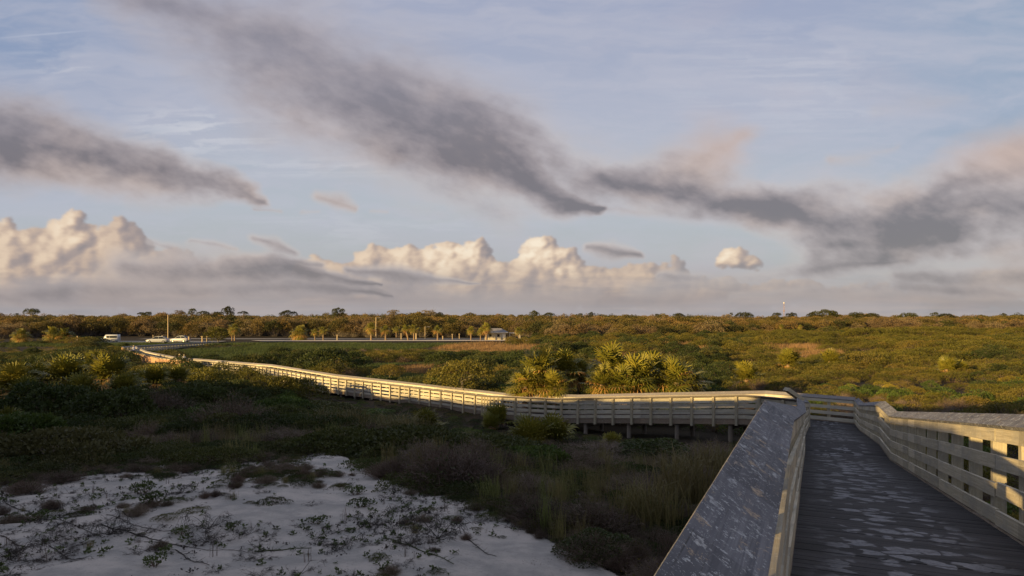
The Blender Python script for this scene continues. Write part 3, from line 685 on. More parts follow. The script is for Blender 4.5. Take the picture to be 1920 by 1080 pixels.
lim_near = (600-np.interp(px, TX, [700, 705, 690, 690, 690, 690, 700, 704, 704, 702, 700]))/F*y
lim_vn = (600-np.interp(px, [1600, 1700, 1920, 2200], [752, 752, 752, 752]))/F*y
lim = np.where((px > 1500) & (y < 30), lim_vn, np.where(y < 62, lim_near, (600-np.where(px < 1400, 655, 640))/F*y)); lim = np.where(y > 100, (600-622)/F*y, lim); lim = np.where(y > 165, -1.0, lim)+.7*wav(x, y, 3.6, 9, 12)*(y > 60)+r.normal(0, .3, n)*(y > 40)
sz = np.minimum(sc, np.maximum((lim-np.abs(r.normal(0, .25, n))-z)/hts[idx], .15)); ok = sz > .22
cover('rolling_scrub', 'rolling olive green scrub covering the low hill behind and right of the boardwalk', np.stack([x, y, z-.05], 1)[ok], r.uniform(0, 6.28, n)[ok], np.minimum(sc, sz*1.5)[ok], idx[ok], [SH[k_] for k_ in names2], 'scrub', szv=sz[ok])
print('scrub2', ok.sum())
# 3  bushes of the marsh between boardwalk and road
def acc3(x, y):
    px = PX(x, y); t_, g_ = masks(x, y); b_ = y > np.where(px < 950, boardY(np.clip(px, 320, 950))+3.4, 0)
    return b_ & (px < 1010) & (walkway(x, y) > 2.6) & (t_ < .35+.2*wav(x, y, 3, 3, 8)) & (g_ < .25+.15*wav(x, y, 3, 6, 8)) & (y < 168) & (px > 330)
x, y, r = poisson((-90, 10), (48, 170), lambda x, y: .9+.008*y, 22000, acc3, 23)
z = ground(x, y); px = PX(x, y); n = len(x); kn = wav(x, y, 5, 0, 14); u_ = r.random(n)
names3 = ['bushy', 'dark1', 'olive1', 'bushy2', 'twig1', 'bright1', 'olive2']
idx = np.where(kn > .1, np.where(u_ < .5, 0, 1), np.where(u_ < .3, 2, np.where(u_ < .5, 3, np.where(u_ < .7, 4, 6)))); idx = np.where((y < 80) & (u_ > .8), 5, idx)
hts = np.array([2.15, 1.35, 1.1, 2.0, 1.05, 1.25, 1.0]); sc = r.uniform(.8, 1.3, n)*np.clip(.7+y/130, .9, 1.9)
lim = (600-np.interp(px, [330, 500, 600, 700, 950, 1010], [655, 650, 643, 650, 650, 650]))/F*y; lim = np.where(y < 75, (600-np.interp(px, [600, 700, 800, 870, 950, 1010], [672, 690, 692, 690, 705, 705]))/F*y, lim)
sz = np.minimum(sc, np.maximum((lim-np.abs(r.normal(0, .3, n))-z)/hts[idx], .30)); ok = sz > .25
cover('marsh_bushes', 'dark green bushes crowding the marsh between the boardwalk and the road', np.stack([x, y, z-.05], 1)[ok], r.uniform(0, 6.28, n)[ok], np.minimum(sc, sz*1.5)[ok], idx[ok], [SH[k_] for k_ in names3], 'bushes', szv=sz[ok])
print('scrub3', ok.sum())
# 4  left behind the palms: bushes up to the parking lot
def acc4(x, y):
    px = PX(x, y); return (px < 420) & (px > -300) & (y > 56) & ((px < 330) | (y > 150)) & (walkway(x, y) > 2.2) & ~((px > 226) & (y > 118) & (y < 146)) & (y < 215) & ~((y > 164) & (px > 196) & (px < 420))
x, y, r = poisson((-215, -80), (50, 220), lambda x, y: .9+.009*y, 16000, acc4, 24)
z = ground(x, y); px = PX(x, y); n = len(x); kn = wav(x, y, 6, 0, 14); u_ = r.random(n)
names4 = ['bushy', 'dark1', 'olive1', 'bushy2', 'olive2', 'twig3']
idx = np.where(kn > .1, np.where(u_ < .5, 0, 1), np.where(u_ < .3, 2, np.where(u_ < .6, 3, np.where(u_ < .85, 4, 5))))
hts = np.array([2.15, 1.35, 1.1, 2.0, 1.0, .75]); sc = r.uniform(.8, 1.3, n)*np.clip(.7+y/100, 1, 2.0)
lim = (600-np.interp(px, [-300, 0, 90, 150, 225, 300], [655, 655, 650, 640, 645, 648]))/F*y+np.where((y > 160) & (px < 190), 2.0, 0); lim = np.where((y < 100) & (px > 140), (600-672)/F*y, lim)
sz = np.minimum(sc, np.maximum((lim-np.abs(r.normal(0, .3, n))-z)/hts[idx], .30)); ok = sz > .25
cover('left_bushes', 'dark bushes on the left beyond the fan palms, below the parking lot', np.stack([x, y, z-.05], 1)[ok], r.uniform(0, 6.28, n)[ok], np.minimum(sc, sz*1.5)[ok], idx[ok], [SH[k_] for k_ in names4], 'bushes', szv=sz[ok])
print('scrub4', ok.sum())
# 5  marsh grasses
def acc5(x, y): t_, g_ = masks(x, y); return (np.maximum(t_, g_) > .25) & (walkway(x, y) > 1.5) & (y < 168) & (y > np.where(PX(x, y) < 950, boardY(np.clip(PX(x, y), 320, 950))+2.5, 44))
x, y, r = poisson((-190, 80), (55, 170), lambda x, y: .42+.004*y, 60000, acc5, 25)
z = ground(x, y); t_, g_ = masks(x, y); n = len(x)
idx = np.where(t_ > g_-.1, r.integers(0, 2, n), 2); sc = r.uniform(.7, 1.3, n)*np.clip(.6+y/160, .8, 1.7)
cover('marsh_grass', 'tan and green marsh grass growing in open patches between the bushes', np.stack([x, y, z-.02], 1), r.uniform(0, 6.28, n), sc, idx, [SH['tan1'], SH['tan2'], SH['lawn1']], 'grass')
print('grass', n)
# 6  the woodland beyond the road
def acc6(x, y):
    px = PX(x, y); front = np.interp(px, [-400, 0, 200, 330, 480, 960, 1050, 1250, 1500, 2300], [196, 200, 222, 222, 222, 222, 196, 190, 200, 196])+3*wav(x, y, 9, 3, 8)
    return (y > front) & (np.abs(px-960) < 1250) & ~((np.abs(px-930) < 36) & (y < 232))
x, y, r = poisson((-330, 330), (185, 335), lambda x, y: np.clip(2.9+(y-215)*.010, 2.8, 3.6), 36000, acc6, 26)
z = ground(x, y); px = PX(x, y); n = len(x); kn = wav(x, y, 16, 0, 14); k2 = wav(x, y, 7, 20, 14); u_ = r.random(n)
idx = np.where(kn > .35, np.where(u_ < .65, 0, 1), np.where(k2 > .3, np.where(u_ < .6, 2, 4), np.where(u_ < .35, 1, np.where(u_ < .6, 3, np.where(u_ < .8, 0, 2)))))
hts = np.array([5.0, 4.4, 4.5, 5.1, 3.8]); sc = r.uniform(.65, 1.15, n)
sky_y = np.interp(px, [-300, 0, 180, 260, 330, 420, 480, 640, 730, 800, 870, 960, 1050, 1160, 1290, 1400, 1500, 1570, 1650, 1750, 1850, 1920, 2300], [593, 592, 594, 592, 589, 589, 592, 590, 586, 587, 592, 591, 593, 592, 593, 596, 595, 591, 594, 596, 593, 593, 593])
lim = (601.5-sky_y)/F*y+r.normal(0, .75, n); lim = np.minimum(lim, (600-np.interp(y, [200, 222, 240, 320], [608, 597, 587, 582]))/F*y+1.0*wav(x, y, 7, 8, 9)+r.normal(0, .5, n))
sz = np.minimum(sc*1.9, np.maximum((lim-z)/hts[idx], .2))
cover('woodland', 'low coastal woodland of olive and brown crowns along the horizon', np.stack([x, y, z-.1], 1), r.uniform(0, 6.28, n), np.clip(sz*1.0, .6, 1.25), idx, WD, 'woodland', szv=sz)
print('wood', n)
# ------------------------------------------------------------------ road and parking lot
asph = plain('pale_asphalt', (.20,.185,.17), .9, var=.12); sandroad = plain('sandy_verge', (.44,.38,.31), .95, var=.1)
def strip(name, pts_near, pts_far, mat, lift, wob=0.0):
    V = []; Fq = []
    for i in range(len(pts_near)-1):
        a, b_ = Vector(pts_near[i]), Vector(pts_near[i+1]); c, d_ = Vector(pts_far[i]), Vector(pts_far[i+1]); k = max(1, int((b_-a).length/4))
        for j in range(k+1):
            for q_ in range(5):
                p = a.lerp(b_, j/k).lerp(c.lerp(d_, j/k), q_/4); V.append((p.x, p.y))
        base = len(V)-(k+1)*5
        for j in range(k):
            for q_ in range(4): i0 = base+j*5+q_; Fq.append((i0, i0+5, i0+6, i0+1))
    V = np.array(V); z = ground(V[:, 0], V[:, 1]); z = z*.0+ROADZ(V[:, 0])+lift
    return tag(link(name, mesh_np(name, np.column_stack([V, z]), Fq, mat)), kind='structure')
def ROADZ(x): return -5.58+.0*x
strip('road', [(-110,200),(-60,198),(60,196)], [(-110,208),(-60,206),(60,204)], asph, .004)
strip('sandy_verge', [(-66,180),(-20,181),(4,184)], [(-72,188),(-20,192),(10,193)], sandroad, .0)
strip('parking_lot', [(-118,166),(-92,166),(-74,172)], [(-122,182),(-95,182),(-76,182)], asph, .012)
#strip('sand_lane', [(-230,160),(-150,156),(-108,158)], [(-230,172),(-150,168),(-108,172)], sandroad, -.1)

# ------------------------------------------------------------------ fan palms and palmettos
def palm_kind(name, seed, label, cat='palm', trunk=0.0, r0=.17, lean=(0, 0), n=44, crown=1.0, dead=10, droop=.13, el=(88, -15), nseg=13, spl=False, hi=.9):
    root = empty(name); tag(root, label, cat)
    f = m_palm('fan_fronds', seed, n, crown, el, z0=0, nseg=nseg, droop=droop); o = link('fan_fronds', f, root); o.location = (lean[0], lean[1], trunk)
    if dead:
        d = m_palm('dry_fronds', seed+500, dead, crown*.95, (15, -50), z0=-.1, nseg=max(10, nseg-6), droop=.35, mat=M['palm_dead']); o = link('dry_fronds', d, root); o.location = (lean[0], lean[1], trunk)
    if trunk > .25:
        link('trunk', m_trunk('trunk', trunk, r0, r0*.85, lean), root)
    else: link('trunk', m_trunk('trunk', .25, .16, .14), root)
    return root
big = [palm_kind('fan_palm', 60, 'x', trunk=1.6, n=66, crown=1.28, dead=20, el=(85, -30)), palm_kind('fan_palm', 61, 'x', trunk=1.9, n=62, crown=1.22, dead=16, el=(85, -30)), palm_kind('fan_palm', 62, 'x', trunk=1.5, n=60, crown=1.28, dead=14, el=(78, -30))]
used = [[], [], []]
G1 = 'fan palms clustered behind the boardwalk'
for k_, px, Y, zc, s, rz, lab in (
    (0, 1012, 45.5, -3.65, 1.12, .3, 'golden green fan palm at the left end of the cluster behind the boardwalk'),
    (1, 1058, 47.5, -3.6, 1.02, 2.0, 'fan palm half behind the leftmost fan palm of the cluster'),
    (1, 1150, 47.0, -3.45, 1.12, 1.0, 'tallest fan palm in the middle of the cluster behind the boardwalk'),
    (0, 1196, 44.5, -3.85, 1.05, 4.0, 'dense fan palm directly in front of the tallest one, over the rail'),
    (2, 1228, 46.5, -3.80, 1.1, 5.0, 'fan palm with long green blades between the middle and right palms of the cluster'),
    (2, 1268, 44.5, -4.05, 1.08, 2.6, 'rightmost fan palm of the cluster with orange dry fans hanging low'),
    (1, 1128, 44.5, -4.2, .85, 3.3, 'low fan palm at the left foot of the tallest palm'), (2, 985, 44.5, -4.3, .85, 1.7, 'low fan palm at the outer left foot of the cluster'), (0, 1085, 48.5, -4.0, .80, 4.9, 'dark fan palm in the gap between the two halves of the cluster'),
    (1, 1172, 43.8, -4.25, .85, .8, 'low fan palm leaning over the rail below the tallest one'), (0, 1295, 46.0, -4.25, .80, 5.6, 'small fan palm at the outer right foot of the cluster'), (2, 1040, 44.0, -4.35, .80, 2.9, 'low fan palm in front of the two left palms, just over the rail')):
    g0 = gz(*at(px, 600, Y)[:2]); tr = (1.6, 1.9, 1.5)[k_]*s
    place(big[k_], used[k_], (at(px, 0, Y)[0], Y, zc-tr), rz, s, lab, G1)
pal = [palm_kind('palmetto', 70, 'x', 'palmetto', n=64, crown=1.15, dead=6, el=(88, 15)), palm_kind('palmetto', 71, 'x', 'palmetto', n=56, crown=1.05, dead=4, el=(88, 18)), palm_kind('palmetto', 72, 'x', 'palmetto', n=34, crown=1.0, dead=3, el=(88, 35), droop=.1)]
used = [[], [], []]
G2 = 'fan palms along the left edge'; G3 = 'palmettos in the shaded scrub'
for k_, px, Y, zc, s, rz, grp, lab in (
    (0, 122, 50, -4.35, 1.32, .3, G2, 'big fan palm on the left with sunlit golden tips, under the white van'),
    (1, 78, 52, -4.7, 1.25, 1.3, G2, 'fan palm just left of the big golden tipped one'),
    (0, 206, 50, -4.25, 1.30, 2.3, G2, 'orange tipped fan palm below the start of the board screen'),
    (1, 168, 53, -4.6, 1.2, 3.3, G2, 'fan palm between the big golden tipped palm and the orange tipped one'),
    (0, 25, 48, -4.75, 1.25, 4.3, G2, 'fan palm at the left edge of the picture, brushed by low sun'),
    (1, -30, 50, -4.7, 1.1, 5.0, G2, 'fan palm cut off by the left edge'),
    (1, 178, 78, -4.9, 1.15, .9, G2, 'small yellow green fan palm standing behind the orange tipped one'),
    (0, 290, 56, -5.1, 1.05, .2, G2, 'green fan palm below the board screen of the boardwalk'),
    (1, 335, 58, -5.1, 1.0, 1.2, G2, 'green fan palm below the two walkers'),
    (1, 50, 46, -5.2, 1.1, 2.9, G2, 'low fan palm in front, between the two leftmost fan palms'), (0, 150, 46, -5.1, 1.1, 5.2, G2, 'low shaded fan palm in front of the big golden tipped one'), (1, 232, 47, -5.0, 1.1, 4.1, G2, 'low fan palm in front, at the right foot of the orange tipped one'),
    (2, 250, 52, -5.1, 1.1, 2.2, G2, 'narrow fan palm right of the orange tipped one'),
    (0, 995, 33.0, -6.05, 1.0, 1.0, G3, 'large green palmetto in front of the boardwalk bend, its left half'),
    (1, 1035, 33.8, -5.95, 1.0, 2.0, G3, 'large green palmetto right half with fans over the lower boards'),
    (0, 798, 38.0, -6.1, .85, 3.0, G3, 'dark palmetto on its own in the scrub below the slatted railing'),
    (2, 932, 42.2, -6.45, 1.05, 1.0, G3, 'upright palmetto hiding the bend of the railing'),
    (2, 920, 41.2, -6.6, .8, 4.0, G3, 'small upright palmetto left of the bend of the railing'),
    (1, 1148, 34.0, -6.3, .55, 5.0, G3, 'small palmetto under the middle of the boardwalk'),
    (1, 12, 36, -5.6, .8, 4.4, G3, 'shaded palmetto low at the left edge'),
    (0, 1478, 82, -5.3, 1.35, .4, 'fan palms in the olive scrub', 'left of two fan palms in the olive scrub above the landing'),
    (1, 1556, 84, -5.3, 1.35, 1.4, 'fan palms in the olive scrub', 'right of two fan palms in the olive scrub above the landing'),
    (0, 1400, 56, -4.8, 1.0, 2.4, 'fan palms in the olive scrub', 'shaded fan palm just right of the big palm cluster'),
    (2, 1775, 68, -5.2, 1.3, 3.4, 'fan palms in the olive scrub', 'upright fan palm in the scrub above the right railing'),
    (1, 1800, 69, -5.3, 1.0, 5.4, 'fan palms in the olive scrub', 'fan palm touching the upright one above the right railing')):
    place(pal[k_], used[k_], (at(px, 0, Y)[0], Y, zc), rz, s, lab, grp)
# roadside cabbage palms
sab = [palm_kind('cabbage_palm', 80, 'x', 'palm', trunk=3.4, r0=.26, n=44, crown=1.5, dead=14, el=(85, -20), nseg=12, droop=.5), palm_kind('cabbage_palm', 81, 'x', 'palm', trunk=3.0, r0=.20, n=38, crown=1.4, dead=8, el=(85, -30), nseg=12, droop=.5),
       palm_kind('cabbage_palm', 82, 'x', 'palm', trunk=3.3, r0=.24, n=42, crown=1.45, dead=10, el=(85, -20), nseg=12, droop=.5, lean=(-.8, 0)), palm_kind('cabbage_palm', 83, 'x', 'palm', trunk=1.5, r0=.32, n=70, crown=1.6, dead=30, el=(88, -35), nseg=12, droop=.4)]
used = [[], [], [], []]; G4 = 'cabbage palms along the road'
for k_, px, by, ty, rz, lab in (
    (3, 562, 638, 605, 0, 'broad bushy cabbage palm, leftmost along the open road'), (1, 590.5, 638, 613, 1, 'slim cabbage palm right of the broad bushy one'),
    (1, 606, 637, 608, 2, 'cabbage palm with a brown trunk, third along the open road'), (0, 696, 640, 602, 3, 'stout sunlit cabbage palm left of the tall pole'),
    (0, 723, 640, 607, 4, 'cabbage palm just right of the tall pole'), (1, 743, 631, 609, 5, 'shaded cabbage palm set back behind the road'),
    (2, 765, 636, 605, 0, 'leaning cabbage palm with a thick double trunk'), (1, 776, 636, 604, 2, 'straight cabbage palm beside the leaning one'),
    (0, 820.5, 637, 606, 1, 'lone cabbage palm midway between the leaning one and the visitor building'), (1, 883, 637, 608, 3, 'cabbage palm left of the pair in front of the visitor building'),
    (1, 901, 637, 611, 4, 'dark topped cabbage palm at the left corner of the visitor building'), (0, 912, 638, 601, 5, 'tall cabbage palm in front of the visitor building'),
    (1, 973, 638, 609, 2, 'cabbage palm standing alone right of the visitor building'), (1, 440, 640, 604, 1, 'tall cabbage palm with an orange trunk beside the leafy tree near the road'),
    (1, 435, 640, 612, 3, 'shorter cabbage palm beside the leafy tree near the road'), (1, 1282, 636, 612, 1, 'cabbage palm with a pale trunk in the wood, above the palm cluster'),
    (1, 1465, 622, 606, 2, 'cabbage palm with a reddish trunk in the wood below the radio mast'), (1, 1500, 622, 607, 3, 'pale trunked cabbage palm right of the reddish one'),
    (3, 100, 640, 607, 3, 'squat cabbage palm at the left edge of the wood'), (3, 40, 642, 611, 1, 'squat cabbage palm nearest the left edge of the picture'), (3, 120, 640, 610, 5, 'squat cabbage palm in the row left of the van')):
    Y = 190 if px < 1000 else 205
    if by < 633: Y = 200
    if px < 150: Y = 165
    zb = (600-by)/F*Y; ht = (by-ty)/F*Y; nat = {0: 5.4, 1: 4.8, 2: 5.2, 3: 3.7}[k_]; s = ht/nat
    place(sab[k_], used[k_], (at(px, 0, Y)[0], Y, max(zb, -5.7)-.05), rz, min(s, 1.9), lab, G4)

# ------------------------------------------------------------------ trees
def tree(name, seed, label, h, cr, blobs, n, L, mat, cat='tree', tr=.22, limbs=5, bare=0):
    """tapered trunk, forking limbs, crown of leaf clumps with gaps"""
    r = np.random.default_rng(seed); root = empty(name); tag(root, label, cat); m = MB(); base = min(b_[2] for b_ in blobs)
    fork = max(.3, base*.8); m.tube([(0, 0, -.4), (.03*h, 0, fork*.5), (0, .02*h, fork)], [tr*1.3, tr, tr*.85], 8)
    for b_ in blobs[:limbs+4]:
        e = Vector(b_[:3]); md = Vector((e.x*.45, e.y*.45, fork+(e.z-fork)*.45)); m.tube([(0, 0, fork*.9), md, e], [tr*.6, tr*.4, tr*.12], 6, cap=False)
    for i in range(bare):
        a = r.uniform(0, 6.28); e = Vector((math.cos(a)*cr*r.uniform(.6, 1.15), math.sin(a)*cr*.8, h*r.uniform(.7, 1.12))); m.tube([(0, 0, fork), e*.6+Vector((0, 0, .2)), e], [tr*.3, tr*.16, .02], 5, cap=False)
    m.build('trunk', M['bark'], root, smooth=True)
    P, d = blob_points(n, blobs, r, lower=-.5, fill=.5); V = leaf_quads(P, d+np.array([0, 0, .2]), L, L*.6, r, spread=1.0)
    link('crown', mesh_np('crown', V, quads(V), mat), root); return root
def umbrella(seed, R_, h, k=14, thick=.16, lay=1):
    r = np.random.default_rng(seed); B = []
    for i in range(k):
        a = r.uniform(0, 6.28); q = math.sqrt(r.random())*.8*R_; s = r.uniform(.22, .36)*R_; z = h*(.80-.16*(q/R_)**2*2)+r.uniform(-.3, .3)*thick*h-(r.integers(0, lay)*.22*h if lay > 1 else 0)
        B.append((math.cos(a)*q, math.sin(a)*q, z, s, s, thick*h*r.uniform(.7, 1.1)))
    return B
TK = [tree('oak_tree', 90, 'x', 6, 4.5, umbrella(1, 4.6, 6, 22, .20), 5200, .30, M['wood_dark'], tr=.3), tree('oak_tree', 91, 'x', 6, 3, umbrella(2, 3.0, 6, 20, .17, 3), 4200, .28, M['wood_dark'], tr=.25),
      tree('oak_tree', 92, 'x', 5, 2.4, umbrella(3, 2.3, 5, 12, .16, 2), 1800, .26, M['wood_dark'], tr=.18, bare=2), tree('oak_tree', 93, 'x', 5.5, 4, umbrella(4, 4.0, 5.5, 18, .14, 2), 2600, .26, M['wood_brown'], tr=.2, bare=10)]
used = [[], [], [], []]; G5 = 'trees standing above the skyline'
for k_, px, ty, wpx, lab in (
    (0, 60, 580, 34, 'wide umbrella shaped oak on the skyline at far left'), (2, 31, 587, 10, 'tiny lone tree on the skyline left of the umbrella shaped oak'), (2, 276, 584, 22, 'flat tree on the skyline left of the wooden pole'), (0, 265, 586, 16, 'low dark tree beside the flat tree left of the wooden pole'),
    (3, 336, 581, 24, 'thin topped tree on the rise right of the wooden pole'), (2, 360, 578, 18, 'small lifted tree on the rise, taller than its left neighbour'), (0, 381, 584, 26, 'rounded tree between the small lifted tree and the tall one'), (2, 406, 584, 14, 'small tree just left of the tall layered tree'),
    (1, 426, 574, 28, 'tall layered tree, highest on the left skyline'), (0, 456, 584, 20, 'low umbrella tree right of the tall layered one'), (0, 540, 583, 34, 'wide dark pair of crowns on the skyline at left of centre'), (1, 634, 577, 30, 'rounded umbrella tree standing clear on the skyline over the road'),
    (3, 738, 580, 30, 'ragged brown tree on the highest part of the woodland'), (3, 803, 580, 40, 'bare topped spreading tree over the leaning palm'), (2, 826, 585, 14, 'small dark tree at the right end of the bare topped one'),
    (1, 1003, 582, 26, 'round dark tree above the left of the palm cluster'), (0, 1030, 587, 26, 'round tree right of the round dark one'), (2, 1087, 587, 16, 'small tree, left of a close pair over the palm cluster'), (1, 1108, 585, 18, 'darker tree, right of a close pair over the palm cluster'),
    (2, 1233, 588, 14, 'thin leaning tree on the skyline over the right of the palm cluster'), (0, 1272, 588, 26, 'low crown right of the thin leaning tree'), (2, 1371, 586, 8, 'spindly tree on the skyline left of the radio mast group'), (0, 1396, 587, 40, 'broad low tree on the skyline left of the radio mast'), (0, 1457, 587, 20, 'airy tree immediately left of the radio mast'),
    (1, 1484, 586, 24, 'dense tree immediately right of the radio mast'), (1, 1522, 585, 26, 'dense tree second right of the radio mast'), (0, 1545, 582, 44, 'largest dark crown on the right skyline'), (1, 1563, 582, 24, 'right shoulder tree of the largest dark crown'),
    (0, 1605, 587, 36, 'wide olive crown right of the largest dark one'), (0, 1635, 588, 30, 'brownish crown with a flat top on the right skyline'), (0, 1704, 588, 40, 'long flat topped crown over the right railing'), (2, 1752, 585, 18, 'windswept tree leaning left on the right skyline'), (0, 1772, 589, 32, 'flat crown behind the windswept tree'), (1, 1882, 587, 14, 'small lone round tree near the right edge of the skyline')):
    Y = 262; s = wpx/F*Y/2/{0: 4.6, 1: 3.0, 2: 2.3, 3: 4.0}[k_]; h_ = {0: 5.7, 1: 5.7, 2: 4.7, 3: 5.3}[k_]*s; top = (600-ty)/F*Y; zb = top-h_
    place(TK[k_], used[k_], (at(px, 0, Y)[0], Y, zb), random.uniform(0, 6), s, lab, G5, sz=s)
# a leafy tree by the road and bushes one can tell apart
def bushtree(seed, R_, h, k, n, L, mat, name='leafy_tree', label='x', cat='tree'):
    r = np.random.default_rng(seed); return tree(name, seed, label, h, R_, [tuple(b_) for b_ in dome(r, k, R_, h, (.26, .42), .8)], n, L, mat, cat, tr=.15 if name == 'leafy_tree' else .07)
b_ = bushtree(120, 3.6, 4.9, 16, 4200, .30, M['leaf_olive'], label='rounded leafy tree with golden leaves where the boardwalk reaches the road'); b_.location = (at(408, 0, 172)[0], 172, -5.8)
BK = [bushtree(121, 2.6, 3.0, 22, 11000, .15, M['leaf_dark'], 'round_bush', cat='bush'), bushtree(122, 2.0, 2.2, 18, 9000, .13, M['leaf_dark'], 'round_bush', cat='bush'), bushtree(123, 1.9, 1.6, 20, 11000, .10, M['leaf_olive'], 'round_bush', cat='bush')]
used = [[], [], []]; G6 = 'single bushes in the marsh and by the rails'
for k_, px, by, ty, Y, lab in (
    (0, 610, 704, 642, 82, 'largest dark round bush in the marsh behind the slatted railing'), (0, 570, 700, 648, 90, 'dark bush joined to the left side of the largest one'), (1, 668, 690, 652, 96, 'dark bush right of the largest one, before the tan grass'),
    (0, 520, 680, 645, 118, 'leftmost dark bush at the edge of the green marsh lawn'), (1, 760, 668, 652, 130, 'low wide bush in the tan grass below the leaning palm'), (0, 830, 695, 652, 88, 'big olive bush left of the tan reeds in the middle'), (1, 905, 680, 655, 105, 'middle sized bush before the tan grass below the visitor building'),
    (0, 985, 700, 647, 95, 'tall bush behind the left end of the palm cluster'), (2, 865, 725, 668, 57, 'sunlit olive bush close behind the railing, under the visitor building'), (2, 730, 706, 680, 72, 'low brownish bush close behind the long sunlit railing'), (1, 1110, 676, 645, 112, 'bush in the tan marsh above the palm cluster'), (1, 1340, 668, 647, 120, 'round bush at the right end of the tan marsh'),
    (2, 506, 745, 697, 56, 'round twiggy bush hiding the foot of the railing left of centre'), (1, 440, 742, 706, 54, 'dark bush left of the round twiggy one before the railing'), (2, 380, 735, 683, 62, 'yellowish bush in front of the two walkers'), (0, 160, 668, 632, 120, 'large bush under the white van'), (1, 60, 668, 648, 105, 'wide low sunlit bush left of the white van'),
    (1, 200, 652, 640, 150, 'low bush hiding the wheels of the white van'), (1, 232, 652, 641, 148, 'low bush right of the one hiding the wheels of the van'), (2, 556, 748, 704, 58, 'greyish bush against the first visible posts of the railing')):
    hh_ = (by-ty)/F*Y; nat = (3.0, 2.2, 1.6)[k_]; s = hh_/nat; place(BK[k_], used[k_], (at(px, 0, Y)[0], Y, (600-by)/F*Y), random.uniform(0, 6), s*1.0, lab, G6)
# ------------------------------------------------------------------ vehicles, building, poles
white = plain('white_car_paint', (.40,.41,.42), .25, var=.03); glass = plain('dark_car_glass', (.015,.018,.022), .08, var=.1); rubber = plain('black_rubber', (.02,.02,.02), .8)
rimm = plain('alloy_rim', (.35,.35,.36), .35, .8, .05); lampm = plain('lamp_glass', (.5,.48,.42), .1, var=.05); redm = plain('red_lamp_glass', (.35,.02,.02), .2)
def loft(name, st, mat, parent, smooth=True):
    """st: list of rings (same count) of points; closed ends"""
    V = [p for r_ in st for p in r_]; n = len(st[0]); Fq = []
    for i in range(len(st)-1):
        for k_ in range(n): k2 = (k_+1) % n; Fq.append((i*n+k_, i*n+k2, (i+1)*n+k2, (i+1)*n+k_))
    for base in (0, (len(st)-1)*n):
        for k_ in range(1, n-2, 2): Fq.append((base, base+k_, base+k_+1, base+k_+2))
        if n % 2: pass
    o = link(name, mesh_np(name, V, Fq, mat, smooth=False), parent)
    return o
def ringx(x, hw, z0, z1, c=.08, ins=.0): # 8 point rounded section at station x
    return [(x, -hw+c, z0), (x, hw-c, z0), (x, hw, z0+c), (x, hw-ins, z1-c), (x, hw-ins-c, z1), (x, -hw+ins+c, z1), (x, -hw+ins, z1-c), (x, -hw, z0+c)]
def car(name, label, L, low=True, van=False):
    root = empty(name); tag(root, label, 'van' if van else 'car'); h = L/2
    if van:
        st = [ringx(-h, .92, .45, .95, .1), ringx(-h+.12, .98, .3, 1.1, .1), ringx(-h+.9, 1.0, .28, 1.25, .1), ringx(-h+1.7, 1.0, .28, 2.35, .12, .08), ringx(h-.1, 1.0, .28, 2.4, .12, .08), ringx(h, .96, .4, 2.3, .12, .08)]
        loft('body', st, white, root)
        m = MB(); z0, z1 = 1.3, 1.95
        for s in (-1, 1):
            y = s*1.003
            for x0, x1 in ((-h+1.95, -h+2.9), (-h+3.05, h-.25)):
                m2 = MB(); m2.box(x0, x1, min(y-.02*s, y), max(y-.02*s, y), z0, z1); m2.build('side_window', glass, root)
        m2 = MB(); m2.beam((-h+.98, 0, 1.36), (-h+1.62, 0, 2.18), 1.66, .03, up=(0, 0, 1)); m2.build('windscreen', glass, root)
        wx = (-h+1.0, h-1.2); wr = .36
    else:
        suv = 1.62 if low else 1.70
        st = [ringx(-h, .75, .42, .68, .08), ringx(-h+.12, .86, .3, .82, .08), ringx(-h+.8, .90, .25, .95, .08), ringx(-h+1.4, .91, .25, 1.02, .08), ringx(h-.9, .91, .25, 1.06, .08), ringx(h-.12, .88, .28, 1.05, .08), ringx(h, .80, .42, .85, .08)]
        loft('body', st, white, root)
        cb = [ringx(-h+1.25, .80, .98, 1.02, .02), ringx(-h+2.05, .72, .98, suv-.10, .05, .06), ringx(-h+2.7, .72, .98, suv-.02, .05, .08), ringx(h-1.1, .72, .98, suv-.03, .05, .08), ringx(h-.35, .74, 1.0, 1.12, .03)]
        loft('window_band', cb, glass, root)
        m = MB(); m.beam((-h+2.0, 0, suv-.065), (-h+2.75, 0, suv+.012), 1.20, .05); m.beam((-h+2.75, 0, suv+.012), (h-1.1, 0, suv-.0), 1.24, .05)
        for s in (-1, 1):
            for xa, za, xb, zb in ((-h+1.25, 1.0, -h+2.05, suv-.06), (h-1.1, suv-.04, h-.35, 1.08)): m.beam((xa, s*.76, za), (xb, s*.69, zb), .07, .06)
            m.beam((-h+2.9, s*.79, 1.0), (-h+2.9, s*.68, suv-.02), .09, .05, up=(1, 0, 0))
            m.beam((-h+2.05, s*.685, suv-.05), (h-1.1, s*.69, suv-.03), .07, .07)
        m.build('roof', white, root); wx = (-h+.85, h-.9); wr = .34
        for s in (-1, 1): m = MB(); m.beam((-h+.03, s*.68, .66), (-h+.22, s*.80, .76), .22, .13); m.build('headlight', lampm, root)
        for s in (-1, 1): m = MB(); m.beam((h-.06, s*.70, .92), (h+.01, s*.70, .92), .26, .16); m.build('tail_light', redm, root)
    for x_ in wx:
        for s in (-1, 1):
            w = MB(); w.tube([(x_, s*.72, wr), (x_, s*.94, wr)], wr, 16); wo = w.build('wheel', rubber, root); w = MB(); w.tube([(x_, s*.93, wr), (x_, s*.955, wr)], wr*.6, 10); w.build('rim', rimm, wo)
    return root
